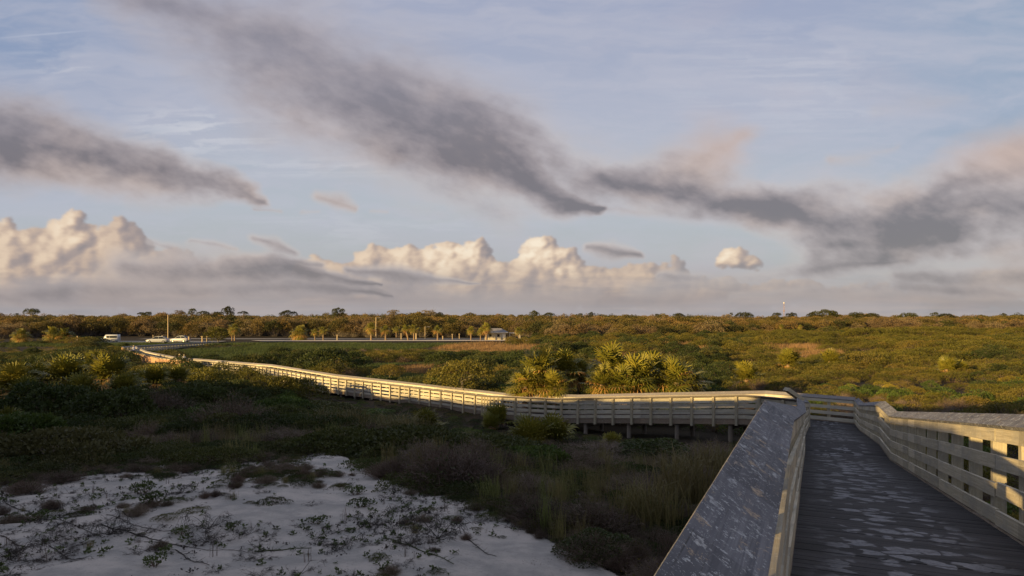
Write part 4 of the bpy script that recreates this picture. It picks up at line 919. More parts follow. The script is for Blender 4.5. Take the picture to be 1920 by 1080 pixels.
o = car('parked_car', 'white estate car parked above the dark rail, nearer the van', 4.9); o.location = (at(296, 0, 166)[0], 166, -5.60); o.rotation_euler = (0, 0, .12)
o['group'] = 'white cars in the parking lot'
o = car('parked_car', 'white parked car right of the other, beside the wooden marker post', 4.6); o.location = (at(338, 0, 172)[0], 172, -5.60); o.rotation_euler = (0, 0, -.1); o['group'] = 'white cars in the parking lot'
o = car('passenger_van', 'long white passenger van half hidden behind bushes at left', 5.6, van=True); o.location = (at(207, 0, 176)[0], 176, -5.60); o.rotation_euler = (0, 0, .05); o.scale = (.78, .78, .78)
# visitor building
bh = empty('visitor_building', (at(929, 0, 196)[0], 196, -5.62)); tag(bh, 'small cream building with a grey hip roof among the cabbage palms', 'building')
cream = plain('cream_wall_boards', (.50,.43,.30), .8, var=.08); roofm = plain('grey_roof_shingles', (.20,.19,.19), .85, var=.2); trimm = plain('white_trim', (.62,.58,.50), .6)
m = MB(); m.box(-3.0, 3.0, -2.4, 2.4, 0, 2.15); m.build('wall', cream, bh)
m = MB(); A_ = [(-3.6, -3.0, 2.15), (3.6, -3.0, 2.15), (3.6, 3.0, 2.15), (-3.6, 3.0, 2.15)]; B_ = [(-1.6, 0, 3.25), (1.6, 0, 3.25)]
m.quad(A_[0], A_[1], B_[1], B_[0]); m.quad(A_[2], A_[3], B_[0], B_[1]); m.quad(A_[1], A_[2], B_[1], B_[1]); m.quad(A_[3], A_[0], B_[0], B_[0]); m.build('roof', roofm, bh)
m = MB(); m.box(-3.62, 3.62, -3.04, -2.98, 1.98, 2.17); m.box(3.58, 3.64, -2.97, 3, 1.98, 2.17); m.build('eave_board', trimm, bh)
for x_ in (-1.4, .9): m = MB(); m.box(x_-.35, x_+.35, -2.43, -2.395, .9, 1.6); m.build('window', glass, bh)
m = MB(); m.box(2.0, 2.75, -2.43, -2.395, .02, 1.85); m.build('door', trimm, bh)
m = MB(); m.box(3.9, 7.2, -1.5, 1.5, 1.85, 1.97); m.build('porch_roof', trimm, bh)
for x_, y_ in ((4.1, -1.3), (7.0, -1.3), (4.1, 1.3), (7.0, 1.3)): m = MB(); m.beam((x_, y_, 0), (x_, y_, 1.85), .14, .14); m.build('porch_post', trimm, bh)
# poles
polew = wood('pole_wood', (.30,.22,.12), (.42,.32,.19), (.36,.28,.18), grain=20, mould=.2)
def pole(name, px, ty, by, Y, r_, label, arm=False, cat='pole', group=None):
    x, y, _ = at(px, 0, Y); z0 = min((600-by)/F*Y, -5.5); z1 = (600-ty)/F*Y; root = empty(name, (x, y, z0)); tag(root, label, cat, group); m = MB(); m.tube([(0, 0, -.4), (0, 0, z1-z0)], [r_, r_*.75], 8); m.build('shaft', polew, root)
    if arm: m = MB(); m.beam((-.1, 0, z1-z0-.25), (1.1, 0, z1-z0-.05), .06, .06); a_ = m.build('arm', rimm, root); m = MB(); m.beam((.9, 0, z1-z0-.1), (1.5, 0, z1-z0-.1), .22, .10); m.build('lamp_head', rimm, root)
    else: m = MB(); m.tube([(0, 0, z1-z0), (0, 0, z1-z0+.08)], [r_*.9, r_*.5], 8); m.build('pole_cap', rimm, root)
    return root
pole('wooden_pole', 315, 590, 633, 192, .17, 'tall bare wooden pole behind the two white cars')
pole('lamp_pole', 705, 595, 636, 200, .16, 'tall slender wooden pole with a short arm beside the stout palm', True)
pole('lamp_pole', 797, 612, 634, 203, .11, 'thin grey lamp pole between the palms, left of the lone palm', True)
def bollard(px, by, h, Y, lab, w=.32, knob=False):
    h *= .72; w *= .75
    x, y, _ = at(px, 0, Y); root = empty('marker_post', (x, y, max((600-by)/F*Y, -5.62))); tag(root, lab, 'post', 'wooden posts at the edge of the road'); m = MB(); m.beam((0, 0, -.2), (0, 0, h), w, w, up=(0, 1, 0)); m.build('shaft', polew, root); m = MB(); m.beam((0, 0, h), (0, 0, h+.12), w+(.28 if knob else .06), w+(.28 if knob else .06), up=(0, 1, 0)); m.build('post_cap', polew, root)
for px, by, h, Y, lab, w, kn_ in ((354, 640, 1.5, 170, 'pale wooden marker post touching the tail of the right hand car', .38, False), (379, 640, 1.6, 170, 'wooden post with a wide head left of the leafy tree', .34, True), (388, 640, 1.6, 171, 'wooden post at the left foot of the leafy tree', .30, False),
    (287, 638, 1.7, 176, 'thin post behind the roof of the left hand car', .14, False), (304, 638, 1.7, 176, 'thin post behind the tail of the left hand car', .14, False), (145, 640, 1.6, 162, 'orange lit post among the bushes left of the van', .2, False), (632, 636, 1.5, 186, 'short post with a wide head between the slim palms and the stout palm', .3, True),
    (752, 635, 1.8, 188, 'wooden signpost left of the leaning palm', .26, True), (780, 635, 1.9, 189, 'squat grey post right of the straight palm', .42, False), (830, 635, .9, 188, 'low post right of the lone palm', .3, False), (848, 635, 1.6, 188, 'slim white topped post before the visitor building', .2, True), (861, 634, 1.5, 190, 'second white topped post before the visitor building', .22, True)):
    bollard(px, by, h, Y, lab, w, kn_)
# radio mast
mx = at(1470, 0, 700); ms = empty('radio_mast', (mx[0], 700, -4)); tag(ms, 'thin red and white lattice radio mast standing above the right hand trees', 'radio mast')
steel = plain('mast_steel', (.35,.25,.23), .5, .2); H_ = 4+(600-568)/F*700; m = MB(); c3 = [(.9*math.cos(a), .9*math.sin(a)) for a in (0, 2.09, 4.19)]
for i, (a_, b2) in enumerate(c3): m.beam((a_, b2, -1), (a_*.6, b2*.6, H_), .10, .10, up=(1, 0, 0))
for i in range(14):
    z_ = i*H_/14; q_ = 1-.4*z_/H_
    for j in range(3): a_, b2 = c3[j], c3[(j+1) % 3]; m.beam((a_[0]*q_, a_[1]*q_, z_), (b2[0]*(q_-.03), b2[1]*(q_-.03), z_+H_/14), .06, .06)
m.build('lattice', steel, ms); m = MB(); m.tube([(0, 0, H_-.7), (0, 0, H_+.7)], [.55, .55], 10); m.build('antenna_drum', trimm, ms)
m = MB(); m.beam((-1.0, 0, H_*.62), (1.0, 0, H_*.62), .4, 1.0); m.build('lower_antenna', steel, ms)

# ------------------------------------------------------------------ walkers on the far boardwalk
skin = plain('skin', (.42,.25,.17), .6)
def person(label, loc, rz, shirt, trouser, hair, hat=None, stride=.22, h=1.72):
    root = empty('person', loc, rz); tag(root, label, 'person', 'walkers on the boardwalk'); s = h/1.72
    J = {'pelvis': (0, 0, .93), 'waist': (0, 0, 1.08), 'chest': (0, .0, 1.30), 'neckb': (0, 0, 1.45), 'neck': (0, .01, 1.52), 'head': (0, .02, 1.62), 'crown': (0, .01, 1.72)}
    V = []; E = []; Rr = []; ix = {}
    def add(n_, p, r_, par=None): ix[n_] = len(V); V.append(tuple(c_*s for c_ in p)); Rr.append(r_*s if not isinstance(r_, tuple) else tuple(q_*s for q_ in r_)); (E.append((ix[par], ix[n_])) if par else None)
    add('pelvis', J['pelvis'], (.15, .11)); add('waist', J['waist'], (.135, .10), 'pelvis'); add('chest', J['chest'], (.17, .11), 'waist'); add('neckb', J['neckb'], (.10, .08), 'chest'); add('neck', J['neck'], .055, 'neckb'); add('head', J['head'], (.078, .095), 'neck'); add('crown', J['crown'], (.06, .07), 'head')
    for sd in (-1, 1):
        f = stride*sd; nm = str(sd)
        add('hip'+nm, (sd*.09, 0, .88), .09, 'pelvis'); add('knee'+nm, (sd*.10, f*.55+.03, .49), .06, 'hip'+nm); add('ankle'+nm, (sd*.10, f, .09), .042, 'knee'+nm); add('toe'+nm, (sd*.11, f+.16, .035), .035, 'ankle'+nm)
        add('sh'+nm, (sd*.19, 0, 1.41), .06, 'neckb'); add('el'+nm, (sd*.25, -f*.5-.02, 1.13), .045, 'sh'+nm); add('wr'+nm, (sd*.24, -f*.9+.08, .90), .03, 'el'+nm); add('hand'+nm, (sd*.235, -f*.9+.14, .82), .032, 'wr'+nm)
    me = bpy.data.meshes.new('body'); me.from_pydata(V, E, []); o = link('body', me, root); me.materials.append(skin)
    o.modifiers.new('skin', 'SKIN'); sv = me.skin_vertices[0].data
    for i, r_ in enumerate(Rr): sv[i].radius = r_ if isinstance(r_, tuple) else (r_, r_)
    sv[0].use_root = True; sub = o.modifiers.new('sub', 'SUBSURF'); sub.levels = 1; sub.render_levels = 1
    def tubepart(nm, pts, rad, mat, n=10): m = MB(); m.tube([tuple(c_*s for c_ in p) for p in pts], [r_*s for r_ in rad], n); m.build(nm, mat, root, smooth=True)
    m = MB(); m.tube([tuple(c_*s for c_ in p) for p in ((0, 0, .90), (0, 0, 1.08), (0, 0, 1.3), (0, 0, 1.42), (0, 0, 1.49))], [.185*s, .165*s, .205*s, .19*s, .07*s], 12)
    for sd in (-1, 1): f = stride*sd; m.tube([tuple(c_*s for c_ in p) for p in ((sd*.16, 0, 1.42), (sd*.20, 0, 1.38), (sd*.25, -f*.5-.02, 1.12))], [.06*s, .075*s, .07*s], 8)
    m.build('shirt', shirt, root, smooth=True); m = MB()
    for sd in (-1, 1): f = stride*sd; m.tube([tuple(c_*s for c_ in p) for p in ((sd*.07, 0, .98), (sd*.09, 0, .86), (sd*.10, f*.55+.03, .49), (sd*.10, f, .14))], [.13*s, .115*s, .085*s, .07*s], 8)
    m.build('trousers', trouser, root, smooth=True)
    tubepart('hair', ((0, -.005, 1.585), (0, -.01, 1.65), (0, -.005, 1.735)), (.088, .103, .05), hair, 10)
    if hat: tubepart('hat', ((0, .0, 1.665), (0, .0, 1.675), (0, 0, 1.68), (0, 0, 1.76)), (.17, .17, .105, .08), hat, 12)
    return root
blk = plain('black_cloth', (.02,.02,.022), .9); whc = plain('white_cloth', (.60,.60,.64), .9, var=.05); grc = plain('grey_trouser_cloth', (.10,.10,.12), .9); hairb = plain('brown_hair', (.07,.045,.025), .8); hairw = plain('fair_hair', (.45,.36,.22), .8); tanh = plain('straw_hat', (.5,.40,.22), .8)
def on_deck(px):
    for i in range(5, len(lp)-1):
        a, b2, c_, d_ = lp[i], lp[i+1], rp[i+1], rp[i+2]; ma, mb_ = (a+c_)/2, (b2+d_)/2; pa, pb = 960+F*ma.x/ma.y, 960+F*mb_.x/mb_.y
        if min(pa, pb) <= px <= max(pa, pb): t_ = (px-pa)/(pb-pa); p = ma.lerp(mb_, t_); dd = (mb_-ma).normalized(); return p, dd
for px, off, args in ((338, -.3, ('person in black wearing a straw hat, walking away on the boardwalk', blk, grc, hairb, tanh)), (346.5, .35, ('person in a white shirt walking beside the one in black', whc, grc, hairw, None)), (251, 0, ('person in a pale hat and white top farther along the boardwalk', whc, grc, hairb, tanh))):
    p, dd = on_deck(px); person(args[0], (p.x, p.y, p.z-H+.004), math.atan2(-dd.x, dd.y), args[1], args[2], args[3], args[4], h=1.78)

# ------------------------------------------------------------------ plants of the sand
def m_rosette(name, seed, mat, n=16, L=.07, w=.035, rise=.05):
    r = np.random.default_rng(seed); c = np.stack([r.normal(0, .03, n), r.normal(0, .03, n), r.uniform(0, rise, n)], 1); a = r.uniform(0, 6.28, n)
    V = leaf_quads(c, np.stack([np.cos(a), np.sin(a), r.uniform(.1, 1.0, n)], 1)*2, L, w, r, spread=.25); return mesh_np(name, V, quads(V), mat)
def m_litter(name, seed, mat, n=20, sp=.12, L=.03):
    r = np.random.default_rng(seed); c = np.stack([r.normal(0, sp, n), r.normal(0, sp*.8, n), r.uniform(.003, .02, n)], 1)
    V = leaf_quads(c, np.stack([r.normal(0, 1, n), r.normal(0, 1, n), 0*c[:, 0]+.1], 1)*3, L, L*.6, r, spread=.3); return mesh_np(name, V, quads(V), mat)
def m_deadtwig(name, seed, mat, n=7, L=.45, w=.004, flat=.5):
    r = np.random.default_rng(seed); parts = []; P0 = r.normal(0, .02, (n, 3))*[1, 1, .3]; a = r.uniform(0, 6.28, n); P1 = P0+np.stack([np.cos(a), np.sin(a), r.uniform(0, flat, n)], 1)*L*r.uniform(.4, 1, (n, 1)); parts.append(ribbons(P0, P1, w, r, .15))
    for k_ in range(2):
        m_ = n*5; i = r.choice(len(P0), m_); t_ = r.uniform(.2, 1, (m_, 1)); B = P0[i]+(P1[i]-P0[i])*t_; E = B+nrm(nrm(P1[i]-P0[i])+r.normal(0, .6, (m_, 3)))*L*.35*r.uniform(.3, 1, (m_, 1)); E[:, 2] = np.abs(E[:, 2])*.7; parts.append(ribbons(B, E, w*.6, r, .15)); P0, P1 = B, E; n = m_
    V = np.concatenate(parts); return mesh_np(name, V, quads(V), mat)
M['dead'] = leaf_mat('dark_dead_stems', (.020,.016,.013), (.050,.038,.030), trans=0)
SP = [m_rosette('beach_rosette', 1, M['rosette']), m_rosette('beach_rosette', 2, M['rosette'], 28, .055, .03, .09), m_rosette('dry_rosette', 3, M['dead'], 18, .05, .03, .06), m_litter('leaf_litter', 4, M['dead']), m_litter('leaf_litter', 5, M['dead'], 40, .2, .022),
      m_deadtwig('dead_sprig', 6, M['dead'], 6, .35), m_deadtwig('dead_sprig', 7, M['dead'], 9, .28, .003), m_grass('sand_grass', 8, M['twig_red'], 14, .35, .03, .0025, .6), SH['mat2'], SH['twig3'], SH['gr3']]
r = np.random.default_rng(77); N_ = 13000; x = r.uniform(-20, 4, N_); y = r.uniform(8.6, 24, N_); z = ground(x, y); s_ = sandmask(x, y, z); px = PX(x, y); py = 600-F*z/y
dn = .30+.55*wav(x, y, 1.1, 2, 14); dn = dn+np.interp(px, [-200, 300, 700, 900, 1200], [.25, .15, -.05, -.35, -.3]); edge_ = np.clip(1-(np.interp(px, [0, 500, 700, 900, 1200], [985, 950, 950, 985, 1120])-py)/-45, 0, 1)
dn = np.clip(dn*.5+.10, .03, .8)+.8*edge_*0; keep = (s_ > .4) & (r.random(N_) < dn) & (px > -150) & (px < 1250); x, y, z, px, py = x[keep], y[keep], z[keep], px[keep], py[keep]; n = len(x)
idx = r.choice(8, n, p=[.22, .15, .14, .15, .08, .09, .12, .05]); sc = r.uniform(.35, 1.05, n)
cover('beach_plants', 'small green beach plants, dead sprigs and leaf litter dotted over the sand', np.stack([x, y, z+.002], 1), r.uniform(0, 6.28, n), sc, idx, SP, 'beach plants')
print('beach', n)
# ragged border: low mats, grass and stems creeping onto the sand
N_ = 9000; x = r.uniform(-24, 4, N_); y = r.uniform(9, 26, N_); z = ground(x, y); px = PX(x, y); py = 600-F*z/y
e_ = np.interp(px, [-400, 0, 130, 260, 420, 520, 560, 620, 680, 700, 760, 880, 960, 1050, 1160, 1250, 1400], [935, 910, 890, 872, 872, 860, 856, 848, 868, 892, 914, 938, 978, 1024, 1080, 1130, 1200])
dd_ = py-e_; wdt = np.interp(px, [-200, 0, 200, 450, 520, 600, 690, 760, 900, 1200], [40, 30, 26, 36, 44, 16, 40, 20, 14, 14])
nz = wav(x, y, .8, 1, 14); pr = np.clip(1-dd_/wdt, 0, 1)**1.3+.22*nz; pr = np.where((px > 430) & (px < 760) & (py > 868) & (py < 915), .50+.5*nz, pr); pr = np.where((px > 550) & (px < 675) & (py < 890), .02, pr)
keep = (dd_ > -18) & (r.random(N_) < pr*.6) & (px > -200); x, y, z, px = x[keep], y[keep], z[keep], px[keep]; n = len(x)
idx = r.choice([0, 1, 2, 3, 4, 5], n, p=[.30, .26, .06, .10, .16, .12])
cover('dune_edge_growth', 'low creeping mats, red stems and grass fraying over the edge of the sand', np.stack([x, y, z-.01], 1), r.uniform(0, 6.28, n), r.uniform(.10, .30, n)*np.clip(y/14, .8, 1.6), idx, [SH['mat2'], SH['twig3'], SH['twig2'], SH['gr3'], SH['mat1'], SH['gr1']], 'ground cover')
print('edge', n)
# runners: long thin rhizomes lying over the sand, each a thing
def drape(pts, lift=.012): return [(p[0], p[1], gz(p[0], p[1])+lift) for p in pts]
rr_ = random.Random(3); Gr = 'dark runners lying across the sand'
def sandpt(px, py):
    for Y in np.arange(8.5, 24, .05):
        x_ = (px-960)/F*Y; z_ = gz(x_, Y)
        if 600-F*z_/Y <= py: return x_, Y
    return (px-960)/F*15, 15
for (a_, b2, lab, w) in (((10, 946), (190, 1010), 'longest dark runner crossing the sand at far left', .010), ((190, 985), (345, 1030), 'dark runner continuing toward the dead bush on the left sand', .012), ((200, 966), (330, 1000), 'thin runner above the dead bush on the left sand', .007), ((270, 1018), (480, 1042), 'long straight thin runner in the lower middle sand', .006),
    ((0, 1006), (50, 1030), 'short thick runner at the left edge', .010), ((480, 1036), (585, 1030), 'dark stick like runner left of the green rosettes', .012), ((735, 1018), (850, 1060), 'knotted runner with small green leaves sloping down right', .011), ((330, 1034), (390, 1062), 'short frayed runner right of the dead bush', .010), ((868, 1010), (930, 1046), 'short dark runner on the bare right slope of the sand', .009), ((90, 1026), (160, 1052), 'forked runner in the bottom left sand', .008)):
    A_ = sandpt(*a_); B_ = sandpt(*b2); pts = []; k_ = 14
    for i in range(k_+1):
        t_ = i/k_; wv = math.sin(t_*7+rr_.random())*.03; pts.append((A_[0]+(B_[0]-A_[0])*t_+rr_.uniform(-.02, .02), A_[1]+(B_[1]-A_[1])*t_+wv))
    m = MB(); m.tube([(p[0]-A_[0], p[1]-A_[1], p[2]) for p in drape(pts)], [w*(1-.5*i/k_) for i in range(k_+1)], 5)
    for i in range(22):
        p = pts[rr_.randrange(k_)]; a = rr_.uniform(0, 6.28); l_ = rr_.uniform(.05, .18); g_ = gz(*p); m.tube([(p[0]-A_[0], p[1]-A_[1], g_+.015), (p[0]-A_[0]+math.cos(a)*l_, p[1]-A_[1]+math.sin(a)*l_, g_+rr_.uniform(.02, .07))], [w*.4, w*.15], 4, cap=False)
    o = m.build('runner', M['dead'] if 'green' not in lab else M['rosette']); o.location = (A_[0], A_[1], 0); tag(o, lab, 'plant runner', Gr)
# dead and living bushes on the sand one can tell apart
db = empty('dead_bush'); link('stems', m_deadtwig('stems', 31, M['dead'], 12, .55, .006, 1.2), db); link('dry_leaves', m_litter('dry_leaves', 33, M['dead'], 40, .16, .035), db); tag(db, 'x', 'dead bush')
us = []; Gd = 'bare dead bushes on the sand'
for px, py, s, lab in ((208, 1003, 1.0, 'fan shaped dead bush in the middle of the left sand'), (390, 992, .9, 'sprawling dead bush right of the fan shaped one'), (820, 1010, 1.25, 'largest dead bush leaning over on the right slope of the sand'), (765, 1022, .7, 'small dead bush left of the largest one'), (705, 985, .9, 'low dead bush in the middle of the bare sand'), (640, 1030, .8, 'small dead bush among the green rosettes'), (105, 1015, .8, 'dead bush near the left edge'), (385, 1018, .6, 'small dead bush below the sprawling one'), (20, 1050, 1.0, 'dead bush in the bottom left corner')):
    x_, y_ = sandpt(px, py); place(db, us, (x_, y_, gz(x_, y_)), rr_.uniform(0, 6), s, lab, Gd)
gb = empty('green_clump'); link('leaves', m_shrub('leaves', 35, M['rosette'], 420, .22, .16, 6, L=.05, w=.028, twigs=12), gb); tag(gb, 'x', 'plant'); us = []
for px, py, s, lab in ((675, 952, 1.0, 'bright green clump on the upper edge of the bare sand'), (70, 975, .9, 'dark green clump on the left sand'), (290, 1062, .8, 'pair like green clump near the bottom of the sand'), (596, 982, .8, 'green clump in the middle of the sand'), (435, 992, .6, 'small green clump right of the sprawling dead bush'), (270, 925, 1.3, 'dark clump at the upper edge of the left sand'), (285, 945, 1.2, 'dark clump below the one at the upper edge of the left sand'), (340, 1005, .7, 'olive clump in the lower middle sand'), (665, 928, 1.1, 'moss green clump beneath the shaded sand mound')):
    x_, y_ = sandpt(px, py); place(gb, us, (x_, y_, gz(x_, y_)-.01), rr_.uniform(0, 6), s, lab, 'green clumps on the sand')

# ------------------------------------------------------------------ mounds, stems and tussocks of the shaded hollow one can tell apart
big_mat = m_shrub('leafy_mound', 201, M['leaf_mat'], 7000, 1.6, .85, 26, L=.085, w=.055, twigs=40, sub=(.16, .32), flat=.6); big_mat2 = m_shrub('leafy_mound', 202, M['leaf_bright'], 5000, 1.2, .9, 20, L=.10, w=.06, twigs=40, sub=(.2, .36), flat=.7)
dk_bush = m_shrub('dark_leafy_bush', 203, M['leaf_dark'], 6000, 1.25, 1.5, 20, L=.10, w=.06, twigs=60, sub=(.24, .4)); tw_big = m_twiggy('bare_stemmed_bush', 204, M['twig'], 420, 1.2, 1.35, 500, 'leaf_olive', .009); tw_red = m_twiggy('red_stemmed_bush', 205, M['twig_red'], 260, 1.0, .8, 500, 'leaf_dark', .009)
tus = m_grass('grass_tussock', 206, M['grass'], 420, 1.15, .32, .009, .5); straw = m_grass('straw_tuft', 207, M['grass'], 46, 1.0, .16, .004, .9)
def shot(px, py):
    for Y in np.arange(9, 70, .1):
        x_ = (px-960)/F*Y; z_ = gz(x_, Y)
        if 600-F*z_/Y <= py: return x_, Y, z_
    return (px-960)/F*45, 45, gz((px-960)/F*45, 45)
KIND = {'m': (big_mat, 'leafy_mound', 'bush', 1.6), 'b': (big_mat2, 'leafy_mound', 'bush', 1.2), 'd': (dk_bush, 'dark_leafy_bush', 'bush', 1.25), 't': (tw_big, 'bare_stemmed_bush', 'bush', 1.2), 'r': (tw_red, 'red_stemmed_bush', 'bush', 1.0), 'g': (tus, 'grass_tussock', 'grass', .8), 's': (straw, 'straw_tuft', 'grass', .5)}
for k_, px, py, wpx, fz, lab in (
    ('m', 110, 872, 300, 1.0, 'broad yellow green leafy mound at far left above the sand'), ('b', 30, 842, 190, 1.1, 'bright leafy mound at the left edge above the broad one'), ('m', 770, 858, 300, .85, 'long green leafy mound right of the sand mound'), ('m', 640, 848, 220, .9, 'green mound immediately behind the sand mound'),
    ('b', 1005, 880, 150, .9, 'small bright green mound below the large front palmetto'), ('m', 900, 862, 260, .8, 'dark green mound between the long mound and the front palmetto'), ('d', 1225, 868, 170, 1.0, 'dark leafy bush under the middle of the boardwalk'), ('t', 1335, 880, 190, 1.1, 'grey brown bare stemmed bush against the near railing'),
    ('t', 1130, 862, 150, .8, 'low bare stemmed bush left of the dark one under the boardwalk'), ('g', 1290, 960, 170, 1.0, 'tall olive grass tussock beside the near railing'), ('g', 1215, 990, 150, .9, 'grass tussock in the hollow left of the tall one'), ('g', 1340, 905, 120, .9, 'grass tussock highest up beside the near railing'),
    ('r', 735, 895, 120, .8, 'reddish brown bush right of the sand mound'), ('r', 850, 915, 220, .95, 'large reddish brown bush above the right shoulder of the sand'), ('r', 535, 885, 80, .7, 'reddish brown bush at the left foot of the sand mound'), ('t', 435, 822, 260, .9, 'wide grey brown thicket in the middle of the left scrub'),
    ('t', 300, 800, 220, .9, 'grey brown thicket left of the wide one'), ('d', 90, 800, 220, 1.1, 'dark leafy bush low at the far left'), ('d', 210, 812, 160, 1.0, 'dark leafy bush right of the one at the far left'), ('b', 700, 775, 90, 1.0, 'bright leafy bush below the slatted railing, left of the dark palmetto'),
    ('d', 600, 780, 150, 1.0, 'dark bush in the scrub below the first visible posts'), ('b', 530, 790, 130, 1.0, 'fresh green bush left of the dark bush below the posts'), ('g', 640, 825, 200, .8, 'wide pale tussock in the middle of the scrub'), ('g', 745, 822, 150, .8, 'pale tussock right of the wide one'),
    ('s', 435, 892, 45, .9, 'upright straw coloured tuft at the edge of the sand'), ('s', 175, 880, 50, .9, 'straw coloured tuft leaning in front of the broad leafy mound'), ('s', 20, 868, 50, .9, 'straw coloured tuft at the left edge'), ('s', 690, 868, 45, .9, 'straw coloured tuft behind the sand mound'),
    ('r', 120, 905, 90, .8, 'reddish brown bush at the left border of the sand'), ('r', 50, 925, 90, .8, 'dark reddish brown bush nearest the left edge of the sand'), ('r', 1010, 985, 170, .9, 'reddish brown bush below the right shoulder of the sand'), ('t', 1110, 1000, 200, .7, 'low bare thicket in the dark hollow'), ('d', 1120, 1045, 160, .55, 'low dark green bush at the bottom of the hollow')):
    me_, nm, ct_, hw = KIND[k_]; x_, y_, z_ = shot(px, py); s = wpx/F*y_/2/hw; s = min(s, 2.2); hm = {'m': .85, 'b': .9, 'd': 1.5, 't': 1.35, 'r': .8, 'g': 1.15, 's': 1.0}[k_]
    top_ = (600-np.interp(px, FT_X, FT_Y)-6)/F*y_-z_; fz = min(fz, max(.25, top_/(hm*s)))
    o = link(nm, me_); o.location = (x_, y_, z_-.04); o.rotation_euler = (0, 0, rr_.uniform(0, 6)); o.scale = (s, s, s*fz); tag(o, lab, ct_, 'plants of the shaded hollow')
# ------------------------------------------------------------------ the clouds: a cloud map worked out here in code, laid round the world by direction
def _srgb(r, g, b): return np.array([((c/255)/12.92 if c <= 10 else ((c/255+.055)/1.055)**2.4) for c in (r, g, b)])
_pr = np.random.default_rng(99); _PERM = _pr.permutation(4096).astype(np.int32); _GA = _pr.uniform(0, 6.2831853, 4096); _GC = np.cos(_GA).astype(np.float32); _GS = np.sin(_GA).astype(np.float32)
def pnoise(x, y, seed):
    ix = np.floor(x); iy = np.floor(y); fx = x-ix; fy = y-iy; ix = ix.astype(np.int32); iy = iy.astype(np.int32)
    u = fx*fx*fx*(fx*(fx*6-15)+10); v = fy*fy*fy*(fy*(fy*6-15)+10)
    p0 = _PERM[(ix+seed*31) & 4095]; p1 = _PERM[(ix+1+seed*31) & 4095]
    def g(p, b, dx, dy): t = (p+iy+b) & 4095; t = _PERM[t]; return _GC[t]*dx+_GS[t]*dy
    n0 = g(p0, 0, fx, fy); n1 = g(p1, 0, fx-1, fy); n2 = g(p0, 1, fx, fy-1); n3 = g(p1, 1, fx-1, fy-1)
    a = n0+(n1-n0)*u; return a+((n2+(n3-n2)*u)-a)*v
def fbm(x, y, seed, octv=6, gain=.5, lac=2.03):
    a = 1.0; s = 0; tot = 0
    for i in range(octv):
        s = s+a*pnoise(x, y, seed+i*17); tot += a*a; a *= gain; x = x*lac+7.3; y = y*lac+1.9
    return s/math.sqrt(tot)*1.6          # about -1..1
def sst(a, b, x):
    t = np.clip((x-a)/(b-a), 0, 1); return t*t*(3-2*t)
def lerp(a, b, t): return a+(b-a)*t[..., None]
def ramp_np(f, stops):
    p = [s[0] for s in stops]; return np.stack([np.interp(f, p, [s[1][k] for s in stops]) for k in range(3)], -1)
BANDS = [ # polyline of (x, y, half width), weight, softness: the grey sheets
 ([(120,-80,40),(330,30,70),(520,110,100),(700,195,112),(850,275,100),(950,335,74),(1060,380,32),(1120,400,8)], 1.0, 1.15),
 ([(560,30,50),(780,120,80),(900,200,60)], .42, 1.8),
 ([(890,200,40),(1010,260,62),(1110,335,52),(1190,365,26)], .66, 1.6),
 ([(-150,240,80),(40,275,82),(200,312,62),(350,346,40),(510,370,12)], 1.0, .9),
 ([(-60,225,40),(120,250,36),(300,300,30)], .7, 1.0),
 ([(1130,335,30),(1250,352,52),(1370,376,40),(1500,395,30)], .88, 1.1),
 ([(1280,330,60),(1340,285,56),(1395,250,26)], .72, 1.5),
 ([(1400,385,34),(1530,415,62),(1680,425,72),(1860,400,92),(2100,360,120)], .90, 1.1),
 ([(1540,475,40),(1660,455,46),(1760,440,40)], .80, 1.0),
 ([(1700,400,40),(1830,330,56),(1960,280,64),(2150,230,60)], .82, 1.2),
 ([(1440,350,26),(1560,345,30),(1660,370,26)], .40, 1.4),
 ([(1092,467,10),(1143,472,20),(1196,476,9)], 1.0, .8),
 ([(596,366,12),(640,380,18),(668,394,8)], .74, 1.0),
 ([(474,446,10),(513,459,18),(548,474,8)], .78, 1.0),
 ([(360,452,8),(400,460,9),(440,468,6)], .6, 1.0),
 ([(285,448,9),(325,464,12)], .6, 1.0),
 ([(480,390,4),(530,393,5)], .55, 1.0),
 ([(570,394,5),(600,396,5)], .5, 1.0), ([(700,397,5),(730,399,5)], .42, 1.0),
 ([(-200,556,20),(60,552,26),(250,545,30),(450,540,30),(600,548,16),(740,556,3)], .80, 1.0),
 ([(230,500,34),(360,500,36),(520,507,26),(620,528,12),(720,540,2)], .95, 1.0),
 ([(420,487,8),(520,490,14),(600,500,10)], .7, 1.0),
 ([(650,510,9),(760,517,22),(900,528,2)], .86, .9),
 ([(700,545,22),(900,558,24),(1100,560,18)], .58, 1.2),
 ([(1180,548,22),(1300,535,20)], .60, 1.2),
 ([(1240,518,10),(1350,524,18),(1500,512,18),(1700,488,10)], .72, 1.1),
 ([(1380,552,11),(1560,548,20),(1700,538,18),(1960,552,16)], .66, 1.0),
 ([(1680,520,12),(1800,522,22),(2000,515,26)], .74, 1.0),
 ([(1780,480,8),(1900,465,12),(2060,450,16)], .54, 1.1),
 ([(1570,302,10),(1630,290,20),(1690,272,8)], .46, 1.4),
 ([(1640,215,14),(1720,200,20),(1820,180,10)], .38, 1.6),
 ([(1020,398,8),(1120,395,12),(1300,408,10)], .45, 1.2),
]
